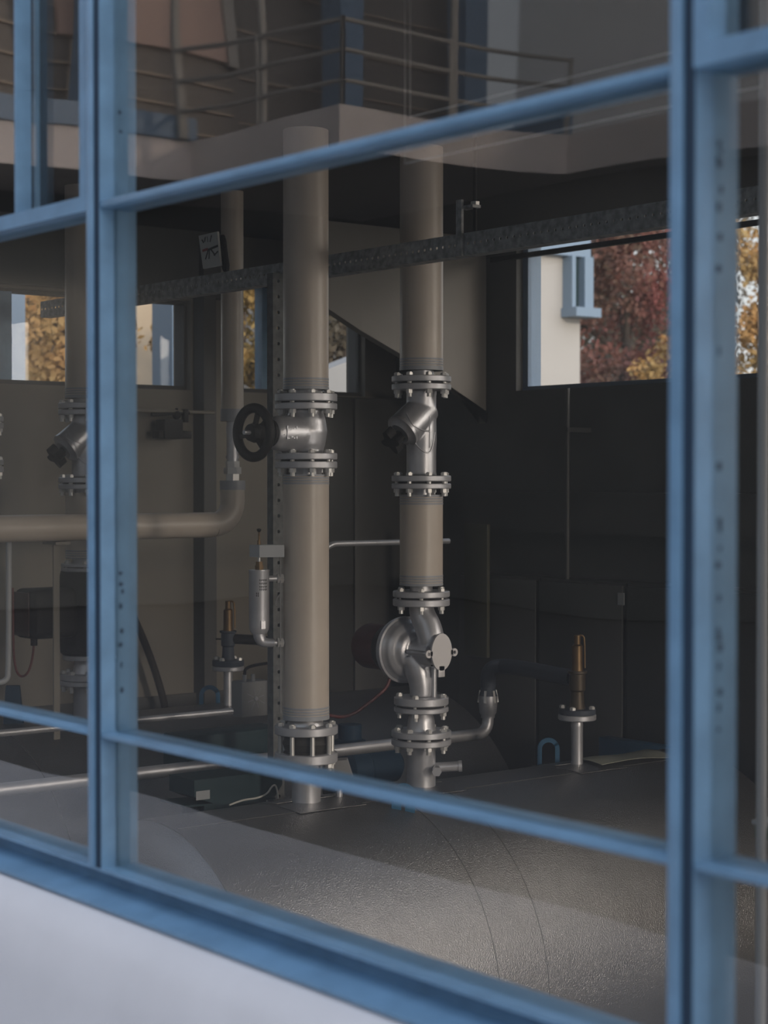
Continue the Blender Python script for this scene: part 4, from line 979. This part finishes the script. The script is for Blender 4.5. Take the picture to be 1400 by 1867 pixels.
tree(-14, ty(115, -14), 4.0, .7, 3800, 'leaf_orange', 'golden tree close beside the left riser pipe in the leftmost window', .07, .3)
tree(-13.5, ty(340, -13.5), 2.9, .35, 900, 'leaf_orange', 'brownish shrub at the right edge of the second left window', .05, .05)
tree(-14, ty(440, -14), 3.7, .7, 2600, 'leaf_green', 'green and yellow shrub beside the blue window bar', .08, .03)
tree(-11.4, ty(632, -11.4), 3.5, .5, 2600, 'leaf_dark', 'dense dark shrub in the small window between the tall pipes', .08, .05)
q0_, q1_ = ty(596, -10), ty(690, -10); zg = ax(640, 660, -10).z
tag(B().prism([(-10, q0_, 0), (-10, q1_, 0), (-10, q1_, zg + .10), (-10, q0_, zg - .06)], (-.2, 0, 0)).out('garden_wall', 'whitebld', base=(-10, q0_, 0)), 'pale low garden wall in the small window between the tall pipes', 'wall')
yt0, yt1 = ty(236, -17), ty(292, -17)
tag(B().box(-21, -17, yt0, yt1, 0, 4.2).out('tan_house', 'tanbld', base=(-19, yt0, 0)), 'tan rendered house corner seen through the second left window', 'house')
q = ty(307, -12)
tag(B().box(-12.15, -11.85, q - .055, q + .055, 0, 4.2).out('yard_post', 'bluecol', base=(-12, q, 0)), 'blue-grey post outside the second left window', 'post')
q = ty(12, -10.5)
tag(B().box(-10.6, -10.4, q - .08, q + .08, 0, 4.2).out('yard_post', 'bluecol', base=(-10.5, q, 0)), 'blue-grey post outside the leftmost window', 'post')

# ------------------------------------------------------------------ LIGHT
w = bpy.data.worlds.new('sky'); SC.world = w; w.use_nodes = True
nt = w.node_tree; N = nt.nodes.new; L = nt.links.new
bg = nt.nodes['Background']
tc = N('ShaderNodeTexCoord'); sx = N('ShaderNodeSeparateXYZ'); L(tc.outputs['Generated'], sx.inputs[0])
rp = N('ShaderNodeValToRGB'); L(sx.outputs['Z'], rp.inputs['Fac'])
cr = rp.color_ramp; cr.elements[0].position = 0.0; cr.elements[0].color = (0.95, 0.93, 0.92, 1)
cr.elements[1].position = 0.75; cr.elements[1].color = (0.57, 0.67, 0.88, 1)
e_ = cr.elements.new(0.25); e_.color = (0.83, 0.87, 0.95, 1)
# warm evening glow low in the sky beyond the right end of the building
gd = N('ShaderNodeVectorMath'); gd.operation = 'DOT_PRODUCT'; L(tc.outputs['Generated'], gd.inputs[0]); gd.inputs[1].default_value = V((0.92, 0.16, 0.30)).normalized()
g1 = N('ShaderNodeMath'); g1.operation = 'MAXIMUM'; L(gd.outputs['Value'], g1.inputs[0]); g1.inputs[1].default_value = 0
g2 = N('ShaderNodeMath'); g2.operation = 'POWER'; L(g1.outputs[0], g2.inputs[0]); g2.inputs[1].default_value = 4
g3 = N('ShaderNodeVectorMath'); g3.operation = 'SCALE'; g3.inputs[0].default_value = (3.2, 2.9, 2.8); L(g2.outputs[0], g3.inputs['Scale'])
g4 = N('ShaderNodeVectorMath'); g4.operation = 'ADD'; L(rp.outputs['Color'], g4.inputs[0]); L(g3.outputs[0], g4.inputs[1])
L(g4.outputs[0], bg.inputs['Color'])
bg.inputs['Strength'].default_value = 1.1
sun = bpy.data.lights.new('low_sun', 'SUN'); sun.energy = 2.0; sun.color = (1.0, 0.80, 0.62); sun.angle = math.radians(3)
so = bpy.data.objects.new('low_sun', sun); COL.objects.link(so)
d = V((-1, .35, -.24)).normalized(); so.rotation_euler = d.to_track_quat('-Z', 'Y').to_euler()
def area(name, loc, aim, sx_, sy_, power, col):
    a_ = bpy.data.lights.new(name, 'AREA'); a_.shape = 'RECTANGLE'; a_.size = sx_; a_.size_y = sy_; a_.energy = power; a_.color = col
    o_ = bpy.data.objects.new(name, a_); COL.objects.link(o_); o_.location = loc; o_.rotation_euler = V(aim).to_track_quat('-Z', 'Z').to_euler()
area('added_side_fill', (9.0, 2.6, E + 1.5), (-1, 0, -.12), 2.4, 1.0, 860, (1.0, 0.86, 0.74))  # added fill lamp, unseen, brightening the pipes from the right
area('added_back_fill', (-.8, 5.3, E + 1.3), (-.35, -1, -.4), 4.6, 1.6, 150, (1.0, 0.84, 0.72))  # added area lamp outside the unseen back window, standing in for daylight

# ------------------------------------------------------------------ CAMERA
cam = bpy.data.cameras.new('camera'); co = bpy.data.objects.new('camera', cam); COL.objects.link(co); SC.camera = co
cam.sensor_fit = 'VERTICAL'; cam.sensor_height = 36.0; cam.sensor_width = 27.0; cam.lens = F / 1867 * 36.0
fw = V((-RY * math.cos(PITCH), RX * math.cos(PITCH), -math.sin(PITCH))); rg = V((RX, RY, 0)).normalized(); up = rg.cross(fw).normalized()
co.matrix_world = Matrix(((rg.x, up.x, -fw.x, CAM.x), (rg.y, up.y, -fw.y, CAM.y), (rg.z, up.z, -fw.z, CAM.z), (0, 0, 0, 1)))
cam.dof.use_dof = True; cam.dof.focus_distance = 5.9; cam.dof.aperture_fstop = 4.5
cam.clip_start = .05; cam.clip_end = 300

GR = {'insulated_pipe': 'beige wrapped riser pipes', 'tree': 'autumn trees outside the room', 'wall_cabinet': 'dark cabinets along the walls', 'lifting_lug': 'blue lifting lugs on the tanks',
      'balancing_valve': 'angled balancing valves on the risers', 'safety_valve': 'brass safety valves on the tanks', 'circulation_pump': 'pumps in the risers', 'check_valve': 'check valves under the pumps',
      'storage_tank': 'big sheet-clad tanks', 'thin_wire': 'thin wires near the ceiling', 'yard_post': 'blue-grey posts in the yard', 'light_blocker': 'unseen blocks cutting the light'}
for o in bpy.data.objects:
    k_ = o.name.split('.')[0]
    if o.parent is None and k_ in GR: o['group'] = GR[k_]
for o in bpy.data.objects:
    if '_o' in o: del o['_o']
SC.view_settings.view_transform = 'Standard'; SC.view_settings.look = 'None'; SC.view_settings.gamma = 1.0
SC.view_settings.use_curve_mapping = False
SC.view_settings.exposure = 0.0
SC.cycles.max_bounces = 10; SC.cycles.diffuse_bounces = 5; SC.cycles.glossy_bounces = 4; SC.cycles.transparent_max_bounces = 24
SC.cycles.use_denoising = True; SC.cycles.sample_clamp_indirect = 6.0
